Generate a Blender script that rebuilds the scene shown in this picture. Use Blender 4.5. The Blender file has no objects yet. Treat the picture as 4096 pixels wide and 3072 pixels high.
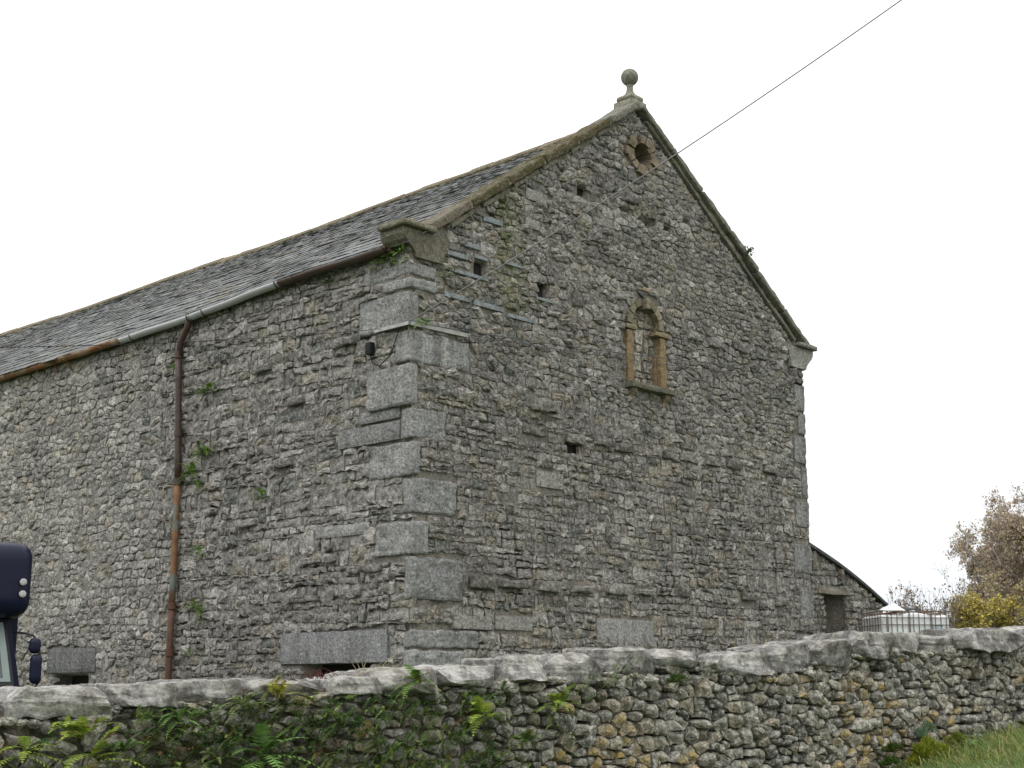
import bpy, math, random
import numpy as np

R = math.radians
sc = bpy.context.scene
COL = sc.collection

# ------------------------------------------------------------------ camera
EYE = 1.6
cam_d = bpy.data.cameras.new("camera")
cam = bpy.data.objects.new("camera", cam_d)
COL.objects.link(cam)
cam.location = (0, 0, EYE)
cam.rotation_euler = (R(90 + 12.04), 0, 0)
cam_d.sensor_width = 36.0
cam_d.lens = 50.127
cam_d.clip_start = 0.1
cam_d.clip_end = 2000
sc.camera = cam

# ------------------------------------------------------------------ world: overcast sky
SUN_EL, SUN_AZ = R(52), R(215)          # azimuth measured clockwise from +Y: behind and left of the camera
w = bpy.data.worlds.new("World")
sc.world = w
w.use_nodes = True
nt = w.node_tree
nt.nodes.clear()
def wn(t, **k):
    n = nt.nodes.new(t)
    for a, b in k.items(): setattr(n, a, b)
    return n
sky = wn('ShaderNodeTexSky', sky_type='NISHITA', sun_disc=False, sun_elevation=SUN_EL, sun_rotation=SUN_AZ)
tc = wn('ShaderNodeTexCoord')
sep = wn('ShaderNodeSeparateXYZ')
nt.links.new(tc.outputs['Generated'], sep.inputs[0])
ramp = wn('ShaderNodeValToRGB')          # cloud deck: a little dimmer and bluer at the horizon than overhead
ramp.color_ramp.elements[0].position = 0.0
ramp.color_ramp.elements[0].color = (0.87, 0.93, 1.0, 1)
ramp.color_ramp.elements[1].position = 0.16
ramp.color_ramp.elements[1].color = (1.0, 1.0, 1.0, 1)
nt.links.new(sep.outputs['Z'], ramp.inputs[0])
mr = wn('ShaderNodeMapRange')
mr.inputs[1].default_value = 0.0; mr.inputs[2].default_value = 1.0
mr.inputs[3].default_value = 8.8; mr.inputs[4].default_value = 20.0
nt.links.new(sep.outputs['Z'], mr.inputs[0])
vm = wn('ShaderNodeVectorMath', operation='SCALE')
nt.links.new(ramp.outputs[0], vm.inputs[0]); nt.links.new(mr.outputs[0], vm.inputs['Scale'])
mix = wn('ShaderNodeMix', data_type='RGBA')
mix.inputs[0].default_value = 0.92
nt.links.new(sky.outputs[0], mix.inputs[6]); nt.links.new(vm.outputs[0], mix.inputs[7])
bg = wn('ShaderNodeBackground'); bg.inputs[1].default_value = 0.12
nt.links.new(mix.outputs[2], bg.inputs[0])
wo = wn('ShaderNodeOutputWorld'); nt.links.new(bg.outputs[0], wo.inputs[0])

sun_d = bpy.data.lights.new("sun", 'SUN')
sun_d.energy = 0.9
sun_d.angle = R(25)
sun_d.color = (1.0, 0.97, 0.92)
sun = bpy.data.objects.new("sun", sun_d)
COL.objects.link(sun)
sun.rotation_euler = (R(90) - SUN_EL, 0, -SUN_AZ + math.pi)

sc.view_settings.view_transform = 'Standard'
sc.view_settings.look = 'None'
sc.view_settings.exposure = 0.0
sc.view_settings.gamma = 1.0
sc.view_settings.use_curve_mapping = False

# ------------------------------------------------------------------ helpers
rng = np.random.default_rng(7)
random.seed(7)

def smooth(t):
    t = min(1.0, max(0.0, t)); return t * t * (3 - 2 * t)

def _hash(ix, iy, iz, seed):
    h = (ix * 374761393 + iy * 668265263 + iz * 2147483647 + seed * 1274126177) & 0xffffffff
    h = ((h ^ (h >> 13)) * 1274126177) & 0xffffffff
    h = (h ^ (h >> 16)) & 0xffff
    return h / 32768.0 - 1.0

def vnoise(P, scale=1.0, seed=0, octaves=3, gain=0.5):
    """value noise on an (n,3) array, about -1..1"""
    P = np.asarray(P, float) * scale
    out = np.zeros(len(P)); a = 1.0; tot = 0.0
    for o in range(octaves):
        i = np.floor(P).astype(np.int64); f = P - i; f = f * f * (3 - 2 * f)
        v = 0
        for dx in (0, 1):
            wx = f[:, 0] if dx else 1 - f[:, 0]
            for dy in (0, 1):
                wy = f[:, 1] if dy else 1 - f[:, 1]
                for dz in (0, 1):
                    wz = f[:, 2] if dz else 1 - f[:, 2]
                    v = v + wx * wy * wz * _hash(i[:, 0] + dx, i[:, 1] + dy, i[:, 2] + dz, seed + o)
        out += a * v; tot += a; a *= gain; P = P * 2.03 + 17.3
    return out / tot

WL = {}   # world location of every parent (no parent is rotated unless said)
def prop(o, label=None, cat=None, group=None, kind=None):
    if label: o['label'] = label
    if cat: o['category'] = cat
    if group: o['group'] = group
    if kind: o['kind'] = kind
    return o

def empty(name, loc, label=None, cat=None, group=None):
    o = bpy.data.objects.new(name, None)
    o.empty_display_size = 0.3
    COL.objects.link(o); o.location = loc
    WL[o.name] = np.array(loc, float)
    return prop(o, label, cat, group)

def link(name, me, parent=None, world=(0, 0, 0), **k):
    o = bpy.data.objects.new(name, me)
    COL.objects.link(o)
    world = np.array(world, float)
    if parent is not None:
        o.parent = parent
        o.location = world - WL[parent.name]
    else:
        o.location = world
    WL[o.name] = world
    return prop(o, **k)

class MB:
    """mesh builder: world-space vertices, mixed polygons, one colour per vertex"""
    def __init__(s): s.v = []; s.q = []; s.t = []; s.c = []; s.n = 0; s.p = []
    def add(s, V, quads=None, tris=None, col=(.5, .5, .5, 0), flip=False, polys=None):
        V = np.asarray(V, float); n = len(V)
        s.v.append(V)
        c = np.asarray(col, float)
        if c.ndim == 1: c = np.tile(c, (n, 1))
        s.c.append(c)
        if quads is not None and len(quads):
            q = np.asarray(quads, int) + s.n; s.q.append(q[:, ::-1] if flip else q)
        if tris is not None and len(tris):
            t = np.asarray(tris, int) + s.n; s.t.append(t[:, ::-1] if flip else t)
        if polys:
            for p in polys:
                p = [i + s.n for i in p]; s.p.append(p[::-1] if flip else p)
        s.n += n
    def mesh(s, name, mat, origin=(0, 0, 0), smooth=False):
        me = bpy.data.meshes.new(name)
        V = np.concatenate(s.v) - np.array(origin, float)
        me.vertices.add(len(V)); me.vertices.foreach_set('co', V.astype(np.float32).ravel())
        loops = []; starts = []; k = 0
        if s.q:
            q = np.concatenate(s.q); loops.append(q.ravel()); starts.append(k + 4 * np.arange(len(q))); k += q.size
        if s.t:
            t = np.concatenate(s.t); loops.append(t.ravel()); starts.append(k + 3 * np.arange(len(t))); k += t.size
        for p in s.p:
            loops.append(np.array(p)); starts.append(np.array([k])); k += len(p)
        L = np.concatenate(loops).astype(np.int32); S_ = np.concatenate(starts).astype(np.int32)
        me.loops.add(len(L)); me.loops.foreach_set('vertex_index', L)
        me.polygons.add(len(S_)); me.polygons.foreach_set('loop_start', S_)
        me.update(calc_edges=True)
        me.validate()
        a = me.attributes.new('col', 'FLOAT_COLOR', 'POINT')
        a.data.foreach_set('color', np.concatenate(s.c).astype(np.float32).ravel())
        me.materials.append(mat)
        me.polygons.foreach_set('use_smooth', np.full(len(me.polygons), smooth))
        return me
    def obj(s, name, mat, parent=None, origin=None, smooth=False, **k):
        if origin is None:
            origin = WL[parent.name] if parent is not None else np.concatenate(s.v).mean(0)
        return link(name, s.mesh(name, mat, origin, smooth), parent, origin, **k)

# ------------------------------------------------------------------ materials
def new_mat(name):
    m = bpy.data.materials.new(name); m.use_nodes = True
    t = m.node_tree; t.nodes.clear()
    out = t.nodes.new('ShaderNodeOutputMaterial'); b = t.nodes.new('ShaderNodeBsdfPrincipled')
    t.links.new(b.outputs[0], out.inputs[0])
    return m, t, b
def N(t, ty, **k):
    n = t.nodes.new(ty)
    for a, b in k.items(): setattr(n, a, b)
    return n
def noise(t, co, scale, detail=6, rough=.6):
    n = N(t, 'ShaderNodeTexNoise'); n.inputs['Scale'].default_value = scale
    n.inputs['Detail'].default_value = detail; n.inputs['Roughness'].default_value = rough
    t.links.new(co, n.inputs['Vector']); return n.outputs['Fac']
def mrange(t, v, a, b, c, d):
    n = N(t, 'ShaderNodeMapRange'); t.links.new(v, n.inputs[0])
    for i, x in enumerate((a, b, c, d)): n.inputs[i + 1].default_value = x
    return n.outputs[0]
def mul(t, a, b, op='MULTIPLY'):
    n = N(t, 'ShaderNodeMath', operation=op)
    for i, x in enumerate((a, b)):
        if isinstance(x, (int, float)): n.inputs[i].default_value = x
        else: t.links.new(x, n.inputs[i])
    return n.outputs[0]
def mixc(t, f, a, b, mode='MIX'):
    n = N(t, 'ShaderNodeMix', data_type='RGBA', blend_type=mode)
    if isinstance(f, (int, float)): n.inputs[0].default_value = f
    else: t.links.new(f, n.inputs[0])
    for i, x in ((6, a), (7, b)):
        if isinstance(x, tuple): n.inputs[i].default_value = (*x[:3], 1)
        else: t.links.new(x, n.inputs[i])
    return n.outputs[2]
def vscale(t, c, f):
    n = N(t, 'ShaderNodeVectorMath', operation='SCALE'); t.links.new(c, n.inputs[0]); t.links.new(f, n.inputs['Scale'])
    return n.outputs[0]

def stone_mat(name, s=1.0, lo=.55, hi=1.5, white=0.3, white_col=(.42, .41, .38), growth=(.10, .105, .03), bump=.5, dist=.02, spot=9.0, streak=0.0, growth_sharp=(.42, .58), black=0.0, wlim=(.56, .66)):
    m, t, b = new_mat(name)
    at = N(t, 'ShaderNodeAttribute', attribute_name='col'); tcn = N(t, 'ShaderNodeTexCoord'); co = tcn.outputs['Object']
    n1 = noise(t, co, 19 * s, 8, .7); n2 = noise(t, co, 60 * s, 6, .7); n3 = noise(t, co, 2.3 * s, 5, .6)
    f = mul(t, mrange(t, n1, .36, .64, lo, hi), mrange(t, n2, .34, .66, .62, 1.38))
    f = mul(t, f, mrange(t, n3, .3, .7, .78, 1.22))
    if streak:
        mp = N(t, 'ShaderNodeMapping'); mp.inputs['Scale'].default_value = (5, 5, .35); t.links.new(co, mp.inputs[0])
        f = mul(t, f, mrange(t, noise(t, mp.outputs[0], 1.5, 4, .6), .35, .7, 1.1, 1.0 - streak))
    c = vscale(t, at.outputs['Color'], f)
    wn1 = noise(t, co, spot * s, 7, .72)
    wf = mul(t, mrange(t, wn1, *wlim, 0, 1), white)
    c = mixc(t, wf, c, white_col)
    if black:
        c = mixc(t, mul(t, mrange(t, noise(t, co, 6.1 * s, 8, .75), .5, .62, 0, 1), black), c, (.035, .036, .033))
    g = mul(t, at.outputs['Alpha'], mrange(t, noise(t, co, 11 * s, 6, .7), growth_sharp[0], growth_sharp[1], 0, 1))
    c = mixc(t, g, c, growth)
    t.links.new(c, b.inputs['Base Color']); b.inputs['Roughness'].default_value = .93
    b.inputs['Specular IOR Level'].default_value = .25
    h = mul(t, mul(t, n1, .8), mul(t, n2, .35), 'ADD')
    bp = N(t, 'ShaderNodeBump'); bp.inputs['Strength'].default_value = bump; bp.inputs['Distance'].default_value = dist
    t.links.new(h, bp.inputs['Height']); t.links.new(bp.outputs[0], b.inputs['Normal'])
    return m
def plain_mat(name, col, rough=.6, metal=0.0, var=.25, scale=20, spec=.4, bump=0.0, second=None, seclim=(.48, .6), trans=0.0):
    m, t, b = new_mat(name)
    tcn = N(t, 'ShaderNodeTexCoord'); co = tcn.outputs['Object']
    n1 = noise(t, co, scale, 6, .6)
    rgb = N(t, 'ShaderNodeRGB'); rgb.outputs[0].default_value = (*col, 1)
    c = vscale(t, rgb.outputs[0], mrange(t, n1, .3, .7, 1 - var, 1 + var))
    if second: c = mixc(t, mrange(t, noise(t, co, scale * .35, 7, .7), seclim[0], seclim[1], 0, 1), c, second)
    t.links.new(c, b.inputs['Base Color'])
    b.inputs['Roughness'].default_value = rough; b.inputs['Metallic'].default_value = metal; b.inputs['Specular IOR Level'].default_value = spec
    if bump:
        bp = N(t, 'ShaderNodeBump'); bp.inputs['Strength'].default_value = bump; bp.inputs['Distance'].default_value = .01
        t.links.new(n1, bp.inputs['Height']); t.links.new(bp.outputs[0], b.inputs['Normal'])
    return m
def leaf_mat(name, var=.35, trans=.35, rough=.6):
    m, t, b = new_mat(name)
    at = N(t, 'ShaderNodeAttribute', attribute_name='col'); tcn = N(t, 'ShaderNodeTexCoord')
    n1 = noise(t, tcn.outputs['Object'], 25, 4, .6)
    c = vscale(t, at.outputs['Color'], mrange(t, n1, .3, .7, 1 - var, 1 + var))
    t.links.new(c, b.inputs['Base Color']); b.inputs['Roughness'].default_value = rough; b.inputs['Specular IOR Level'].default_value = .3
    tr = N(t, 'ShaderNodeBsdfTranslucent'); t.links.new(c, tr.inputs[0])
    ms = N(t, 'ShaderNodeMixShader'); ms.inputs[0].default_value = trans
    out = [n for n in t.nodes if n.type == 'OUTPUT_MATERIAL'][0]
    t.links.new(b.outputs[0], ms.inputs[1]); t.links.new(tr.outputs[0], ms.inputs[2]); t.links.new(ms.outputs[0], out.inputs[0])
    return m

M = {}
M['rubble'] = stone_mat('rubble_limestone', 1.0, .48, 1.55, .46, (.44, .43, .41), growth=(.12, .14, .022), bump=1.0, dist=.04, streak=.12, spot=17, wlim=(.53, .63))
M['mortar'] = stone_mat('lime_mortar', 1.3, .62, 1.38, .20, (.33, .31, .27), growth=(.11, .13, .025), bump=1.0, dist=.03, streak=.12, spot=20)
M['quoin'] = stone_mat('tooled_limestone', 1.7, .52, 1.5, .35, (.42, .42, .41), growth=(.10, .11, .03), bump=1.0, dist=.03, streak=.35, spot=20, wlim=(.50, .64))
M['coping'] = stone_mat('coping_stone', 1.2, .6, 1.4, .30, (.36, .36, .31), growth=(.085, .073, .032), bump=1.0, dist=.04, spot=14, growth_sharp=(.40, .50))
M['brownstone'] = stone_mat('brown_sandstone', 1.0, .65, 1.35, .15, (.33, .29, .22), growth=(.10, .11, .04), bump=.7, dist=.03, spot=16)
M['slate'] = stone_mat('roof_slate', .8, .65, 1.35, .25, (.33, .34, .34), growth=(.17, .15, .05), bump=.25, dist=.01, spot=7)
M['field'] = stone_mat('field_stone', 1.5, .5, 1.5, .75, (.52, .52, .46), growth=(.40, .29, .09), bump=.8, dist=.025, spot=19, growth_sharp=(.49, .56), black=.6, wlim=(.50, .56))
M['cope'] = stone_mat('weathered_cope', .75, .5, 1.5, .65, (.54, .525, .49), growth=(.30, .22, .06), bump=1.0, dist=.04, spot=9, black=.65, wlim=(.48, .57))
M['core'] = stone_mat('wall_core_dirt', 1.5, .5, 1.5, .35, (.22, .21, .18), growth=(.035, .045, .015), bump=.9, dist=.03, spot=18)
M['slate'].node_tree.nodes['Principled BSDF'].inputs['Specular IOR Level'].default_value = .08
M['leaf'] = leaf_mat('leaf_green')
M['hole_shade'] = plain_mat('painted_hole_shade', (.02, .019, .017), .95)  # near-black colour standing in for the shade inside the wall openings

# ------------------------------------------------------------------ geometry primitives
def resample(P, m, keep=True):
    P = np.asarray(P, float); Q = np.vstack([P, P[:1]])
    d = np.linalg.norm(np.diff(Q, axis=0), axis=1); s = np.concatenate([[0], np.cumsum(d)])
    t = np.linspace(0, s[-1], m, endpoint=False) + s[-1] / m * .25
    if keep and len(P) <= 8:                        # move the nearest sample onto each real corner
        for i in range(len(P)):
            if d[i] < .35 * s[-1] / m: continue
            k = int(np.argmin(np.abs(t - s[i]))); t[k] = s[i]
        t.sort()
    return np.stack([np.interp(t, s, Q[:, 0]), np.interp(t, s, Q[:, 1])], 1)

_T = {}
def stone_topo(m, nr):
    if (m, nr) not in _T:
        q = []
        for r in range(nr - 1):
            for i in range(m):
                j = (i + 1) % m
                q.append((r * m + i, r * m + j, (r + 1) * m + j, (r + 1) * m + i))
        c = nr * m
        t = [((nr - 1) * m + i, (nr - 1) * m + (i + 1) % m, c) for i in range(m)]
        _T[(m, nr)] = (np.array(q), np.array(t))
    return _T[(m, nr)]

def stone_geo(P, g, sink, relief, rough=.25, m=12, dome=.5, facets=2, radii=(1.0, .97, .72, .38), jag=.05):
    """relief stone on an outline in (u,z): vertices (u,z,d)"""
    P = resample(P, m); c = P.mean(0)
    Rv = P - c
    size = math.sqrt(max(1e-6, 0.5 * abs(np.dot(P[:, 0], np.roll(P[:, 1], 1)) - np.dot(P[:, 1], np.roll(P[:, 0], 1)))))
    P = P + g.normal(0, jag * size, P.shape)
    Rv = P - c
    V = []
    for k, r in enumerate(radii):
        q = c + Rv * r
        if k > 1: q = q + g.normal(0, .045 * size, q.shape)
        V.append(np.column_stack([q, np.full(m, r)]))
    V.append(np.array([[c[0], c[1], 0.0]]))
    V = np.vstack(V)
    r = V[:, 2].copy(); q = (V[:, :2] - c)
    tilt = g.normal(0, .10, 2)
    d = relief * (1 - dome * np.power(r, 2.2)) + q @ tilt
    for _ in range(facets):
        a = g.uniform(0, 2 * math.pi); n = np.array([math.cos(a), math.sin(a)])
        d = np.minimum(d, relief * .98 + g.uniform(.5, 1.6) * (g.uniform(-.05, .32) * size - q @ n) * .6)
    d = d + g.normal(0, rough * relief, len(d)) * (r < .99)
    d = np.maximum(d, relief * .1)
    d[:m] = -sink
    V[:, 2] = d
    return V

def rough_box(C, ax, half, seg=(6, 4, 4), rough=.015, nscale=6.0, rnd=.10, seed=0, warp=None, strata=0.0):
    """a displaced, corner-rounded block: C centre, ax three unit axes, half extents"""
    ax = np.asarray(ax, float); half = np.asarray(half, float)
    pts = {}; V = []; Q = []
    nx, ny, nz = seg
    def vid(i, j, k):
        if (i, j, k) not in pts:
            pts[(i, j, k)] = len(V); V.append((2 * i / nx - 1, 2 * j / ny - 1, 2 * k / nz - 1))
        return pts[(i, j, k)]
    for i in range(nx):
        for j in range(ny):
            Q.append((vid(i, j, nz), vid(i + 1, j, nz), vid(i + 1, j + 1, nz), vid(i, j + 1, nz)))
            Q.append((vid(i, j, 0), vid(i, j + 1, 0), vid(i + 1, j + 1, 0), vid(i + 1, j, 0)))
    for i in range(nx):
        for k in range(nz):
            Q.append((vid(i, 0, k), vid(i + 1, 0, k), vid(i + 1, 0, k + 1), vid(i, 0, k + 1)))
            Q.append((vid(i, ny, k), vid(i, ny, k + 1), vid(i + 1, ny, k + 1), vid(i + 1, ny, k)))
    for j in range(ny):
        for k in range(nz):
            Q.append((vid(0, j, k), vid(0, j, k + 1), vid(0, j + 1, k + 1), vid(0, j + 1, k)))
            Q.append((vid(nx, j, k), vid(nx, j + 1, k), vid(nx, j + 1, k + 1), vid(nx, j, k + 1)))
    V = np.array(V)
    # pull corners in by an absolute radius
    if rnd > 0:
        rr = min(rnd, half.min() * .95)
        L = V * half
        inner = np.clip(L, -(half - rr), half - rr)
        dlt = L - inner
        ln = np.linalg.norm(dlt, axis=1, keepdims=True)
        mx = np.abs(dlt).max(1, keepdims=True)
        L = inner + np.where(ln > 1e-9, dlt / np.maximum(ln, 1e-9) * mx, 0)
    else:
        L = V * half
    if warp is not None: L = warp(L, V)
    nrm = V / half; nrm /= np.linalg.norm(nrm, axis=1, keepdims=True)
    P0_ = L + np.asarray(C) @ ax.T
    n = vnoise(P0_ + seed * 3.7, nscale, seed, 3, .55)
    L = L + nrm * (n * rough)[:, None]
    if strata: 
        n2 = vnoise(np.column_stack([P0_[:, 0] * .6, P0_[:, 1] * .6, P0_[:, 2] * 9]) + seed, 4.0, seed + 5, 2)
        h = nrm.copy(); h[:, 2] = 0
        L = L + h * (n2 * strata)[:, None]
    W = np.asarray(C) + L @ ax
    Q = np.array(Q)
    if np.linalg.det(ax) < 0: Q = Q[:, ::-1]
    return W, Q

def tube(path, rad, n=8, cap=True):
    path = np.asarray(path, float); k = len(path)
    rad = np.broadcast_to(np.asarray(rad, float), (k,))
    T = np.gradient(path, axis=0); T /= np.linalg.norm(T, axis=1, keepdims=True) + 1e-12
    up = np.array([0, 0, 1.0]) if abs(T[0][2]) < .9 else np.array([1.0, 0, 0])
    V = []
    a = np.linspace(0, 2 * math.pi, n, endpoint=False)
    for i in range(k):
        x = np.cross(up, T[i]); x /= np.linalg.norm(x) + 1e-12; y = np.cross(T[i], x); up = np.cross(T[i], x) if False else up
        V.append(path[i] + rad[i] * (np.cos(a)[:, None] * x + np.sin(a)[:, None] * y))
    V = np.vstack(V); Q = []
    for i in range(k - 1):
        for j in range(n):
            jj = (j + 1) % n
            Q.append((i * n + j, i * n + jj, (i + 1) * n + jj, (i + 1) * n + j))
    polys = [list(range(n))[::-1], list(range((k - 1) * n, k * n))] if cap else []
    return V, np.array(Q), polys

def lathe(C, prof, n=24):
    V = []; Q = []
    a = np.linspace(0, 2 * math.pi, n, endpoint=False)
    for r, z in prof: V += [(C[0] + r * math.cos(t), C[1] + r * math.sin(t), C[2] + z) for t in a]
    for i in range(len(prof) - 1):
        for j in range(n):
            jj = (j + 1) % n; Q.append((i * n + j, i * n + jj, (i + 1) * n + jj, (i + 1) * n + j))
    return np.array(V), np.array(Q), [list(range(n))[::-1], list(range((len(prof) - 1) * n, len(prof) * n))]

def extrude(poly, d0, d1, mapf):
    """closed (u,z) outline (counter-clockwise seen from outside) pulled from d0 (back) to d1 (front)"""
    n = len(poly)
    V = [mapf(u, z, d1) for u, z in poly] + [mapf(u, z, d0) for u, z in poly]
    Q = [(i + n, (i + 1) % n + n, (i + 1) % n, i) for i in range(n)]
    return np.array(V), np.array(Q), [list(range(n)), list(range(n, 2 * n))[::-1]]

def boxv(C, ax, half):
    return rough_box(C, ax, half, (1, 1, 1), 0, 1, 0)

# ------------------------------------------------------------------ site frame
P0 = np.array([-1.1036, 15.9619])                 # near corner of the barn on plan
G = np.array([0.68962, 0.72417])                  # along the gable, to the right and away
S = np.array([-0.72417, 0.68962])                 # along the side wall, to the left and away
NG, NS = -S, -G                                   # outward normals of gable and side wall
BW, EAVE, APEX = 8.22, 6.5, 9.62
FA = np.array([-2.46, 7.0]); FD = np.array([0.76063, 0.64919]); FN = np.array([0.64919, -0.76063])  # boundary wall face

def lean(u, z):                                   # the side wall has crept outwards near the eaves
    return .12 * np.clip((z - 4.2) / 1.9, 0, 1) ** 1.2 * np.clip(1.25 - np.abs(u) / 9, 0.25, 1)
def gmap(V):
    V = np.atleast_2d(np.asarray(V, float)); u, z, d = V.T
    return np.column_stack([P0[0] + u * G[0] + d * NG[0], P0[1] + u * G[1] + d * NG[1], z])
def smap(V):
    V = np.atleast_2d(np.asarray(V, float)); u, z, d = V.T; d = d + lean(u, z)
    return np.column_stack([P0[0] + u * S[0] + d * NS[0], P0[1] + u * S[1] + d * NS[1], z])
def fmap(V):
    V = np.atleast_2d(np.asarray(V, float)); u, z, d = V.T
    return np.column_stack([FA[0] + u * FD[0] + d * FN[0], FA[1] + u * FD[1] + d * FN[1], z])
g1 = lambda u, z, d: gmap([[u, z, d]])[0]
s1 = lambda u, z, d: smap([[u, z, d]])[0]
f1 = lambda u, z, d: fmap([[u, z, d]])[0]
def a3(v2): return np.array([v2[0], v2[1], 0.0])
UP = np.array([0, 0, 1.0])
AXG = np.array([a3(G), a3(NG), UP]); AXS = np.array([a3(S), a3(NS), UP]); AXF = np.array([a3(FD), a3(FN), UP])

def ground(x, y):
    z = 1.30 * smooth((x + 5) / 11.5) * smooth((y - 1.0) / 6.5)
    return z + .02 * min(max(y - 12, 0), 60)

# ------------------------------------------------------------------ ground, road
def terrain():
    xs = np.unique(np.concatenate([np.arange(-30, 30.1, .75), np.linspace(-700, -30, 15), np.linspace(30, 700, 15)]))
    ys = np.unique(np.concatenate([np.arange(-20, 40.1, .75), np.linspace(40, 900, 18), np.linspace(-300, -20, 8)]))
    V = np.array([(x, y, ground(x, y)) for y in ys for x in xs]); V[:, 2] += .03 * vnoise(V, .8, 3) - .02
    nx = len(xs); Q = [(j * nx + i, j * nx + i + 1, (j + 1) * nx + i + 1, (j + 1) * nx + i) for j in range(len(ys) - 1) for i in range(nx - 1)]
    mb = MB(); mb.add(V, Q, col=(.07, .075, .035, 1.0))
    mb.obj('ground', stone_mat('turf_and_earth', .6, .6, 1.4, 0, growth=(.07, .12, .025), bump=.6), None, (0, 0, 0), True, kind='structure')
terrain()
def road():
    mb = MB(); V = []; Q = []
    ss = np.linspace(-40, 40, 81)
    for i, s in enumerate(ss):
        for d in (6.2, 11.5):
            p = f1(s, 0, d); V.append((p[0], p[1], ground(p[0], p[1]) + .05))
        if i: Q.append((2 * i - 2, 2 * i - 1, 2 * i + 1, 2 * i))
    mb.add(V, Q, col=(.055, .055, .056, 0))
    mb.obj('road', stone_mat('asphalt', 2.0, .8, 1.2, .1, (.1, .1, .1), bump=.4), None, (0, 0, 0), True, kind='structure')
road()

# ------------------------------------------------------------------ barn
barn = empty('barn', (P0[0], P0[1], ground(*P0)), 'tall grey rubble stone barn with slate roof, ball finial and blocked arched window', 'barn')
BL = 22.0                                          # length of the side wall

# palette of rubble: base albedos
def rubble_col(g, warm=.15, lightbias=0.0):
    r = g.random()
    if r < .035: c = np.array([.145, .152, .145])
    elif r < .035 + warm * .7: c = np.array([.240, .222, .190])
    elif r < .5: c = np.array([.205, .200, .190])
    elif r < .88: c = np.array([.250, .244, .230])
    else: c = np.array([.32, .315, .30])
    return c * g.uniform(.84, 1.18) * (1 + lightbias) * (1.03, 1.0, .95)

def voro(seeds, asp, nn=16, ext=.35):
    """interlocking random rubble outlines round jittered seeds"""
    S_ = np.asarray(seeds) * (asp, 1.0); out = []
    for i in range(len(S_)):
        d2 = ((S_ - S_[i]) ** 2).sum(1); nb = np.argpartition(d2, min(nn, len(S_) - 1))[:nn + 1]
        poly = [(S_[i][0] + ext * a, S_[i][1] + ext * b) for a, b in ((-1, -1), (1, -1), (1, 1), (-1, 1))]
        for j in nb[np.argsort(d2[nb])]:
            if j == i: continue
            m = (S_[i] + S_[j]) / 2; nv = S_[j] - S_[i]
            k = [(q[0] - m[0]) * nv[0] + (q[1] - m[1]) * nv[1] for q in poly]
            new = []
            for a in range(len(poly)):
                b = (a + 1) % len(poly)
                if k[a] <= 0: new.append(poly[a])
                if (k[a] <= 0) != (k[b] <= 0):
                    t = k[a] / (k[a] - k[b]); new.append((poly[a][0] + t * (poly[b][0] - poly[a][0]), poly[a][1] + t * (poly[b][1] - poly[a][1])))
            poly = new
            if len(poly) < 3: break
        if len(poly) >= 3: out.append(np.array(poly) / (asp, 1.0))
        else: out.append(None)
    return out

def jitter_rows(u0, u1, z0, z1, g, hf, wf, ju, jz, drop=.08):
    sd = []; z = z0
    while z < z1:
        h = hf(g, z); u = u0 - g.uniform(0, .15)
        while u < u1:
            wd = wf(g, u, z, h)
            if g.random() > drop: sd.append((u + wd / 2 + g.normal(0, ju * wd), z + h / 2 + g.normal(0, jz * h) + .25 * h * math.sin(u * 1.7 + z * 9)))
            u += wd
        z += h
    return np.array(sd)

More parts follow.
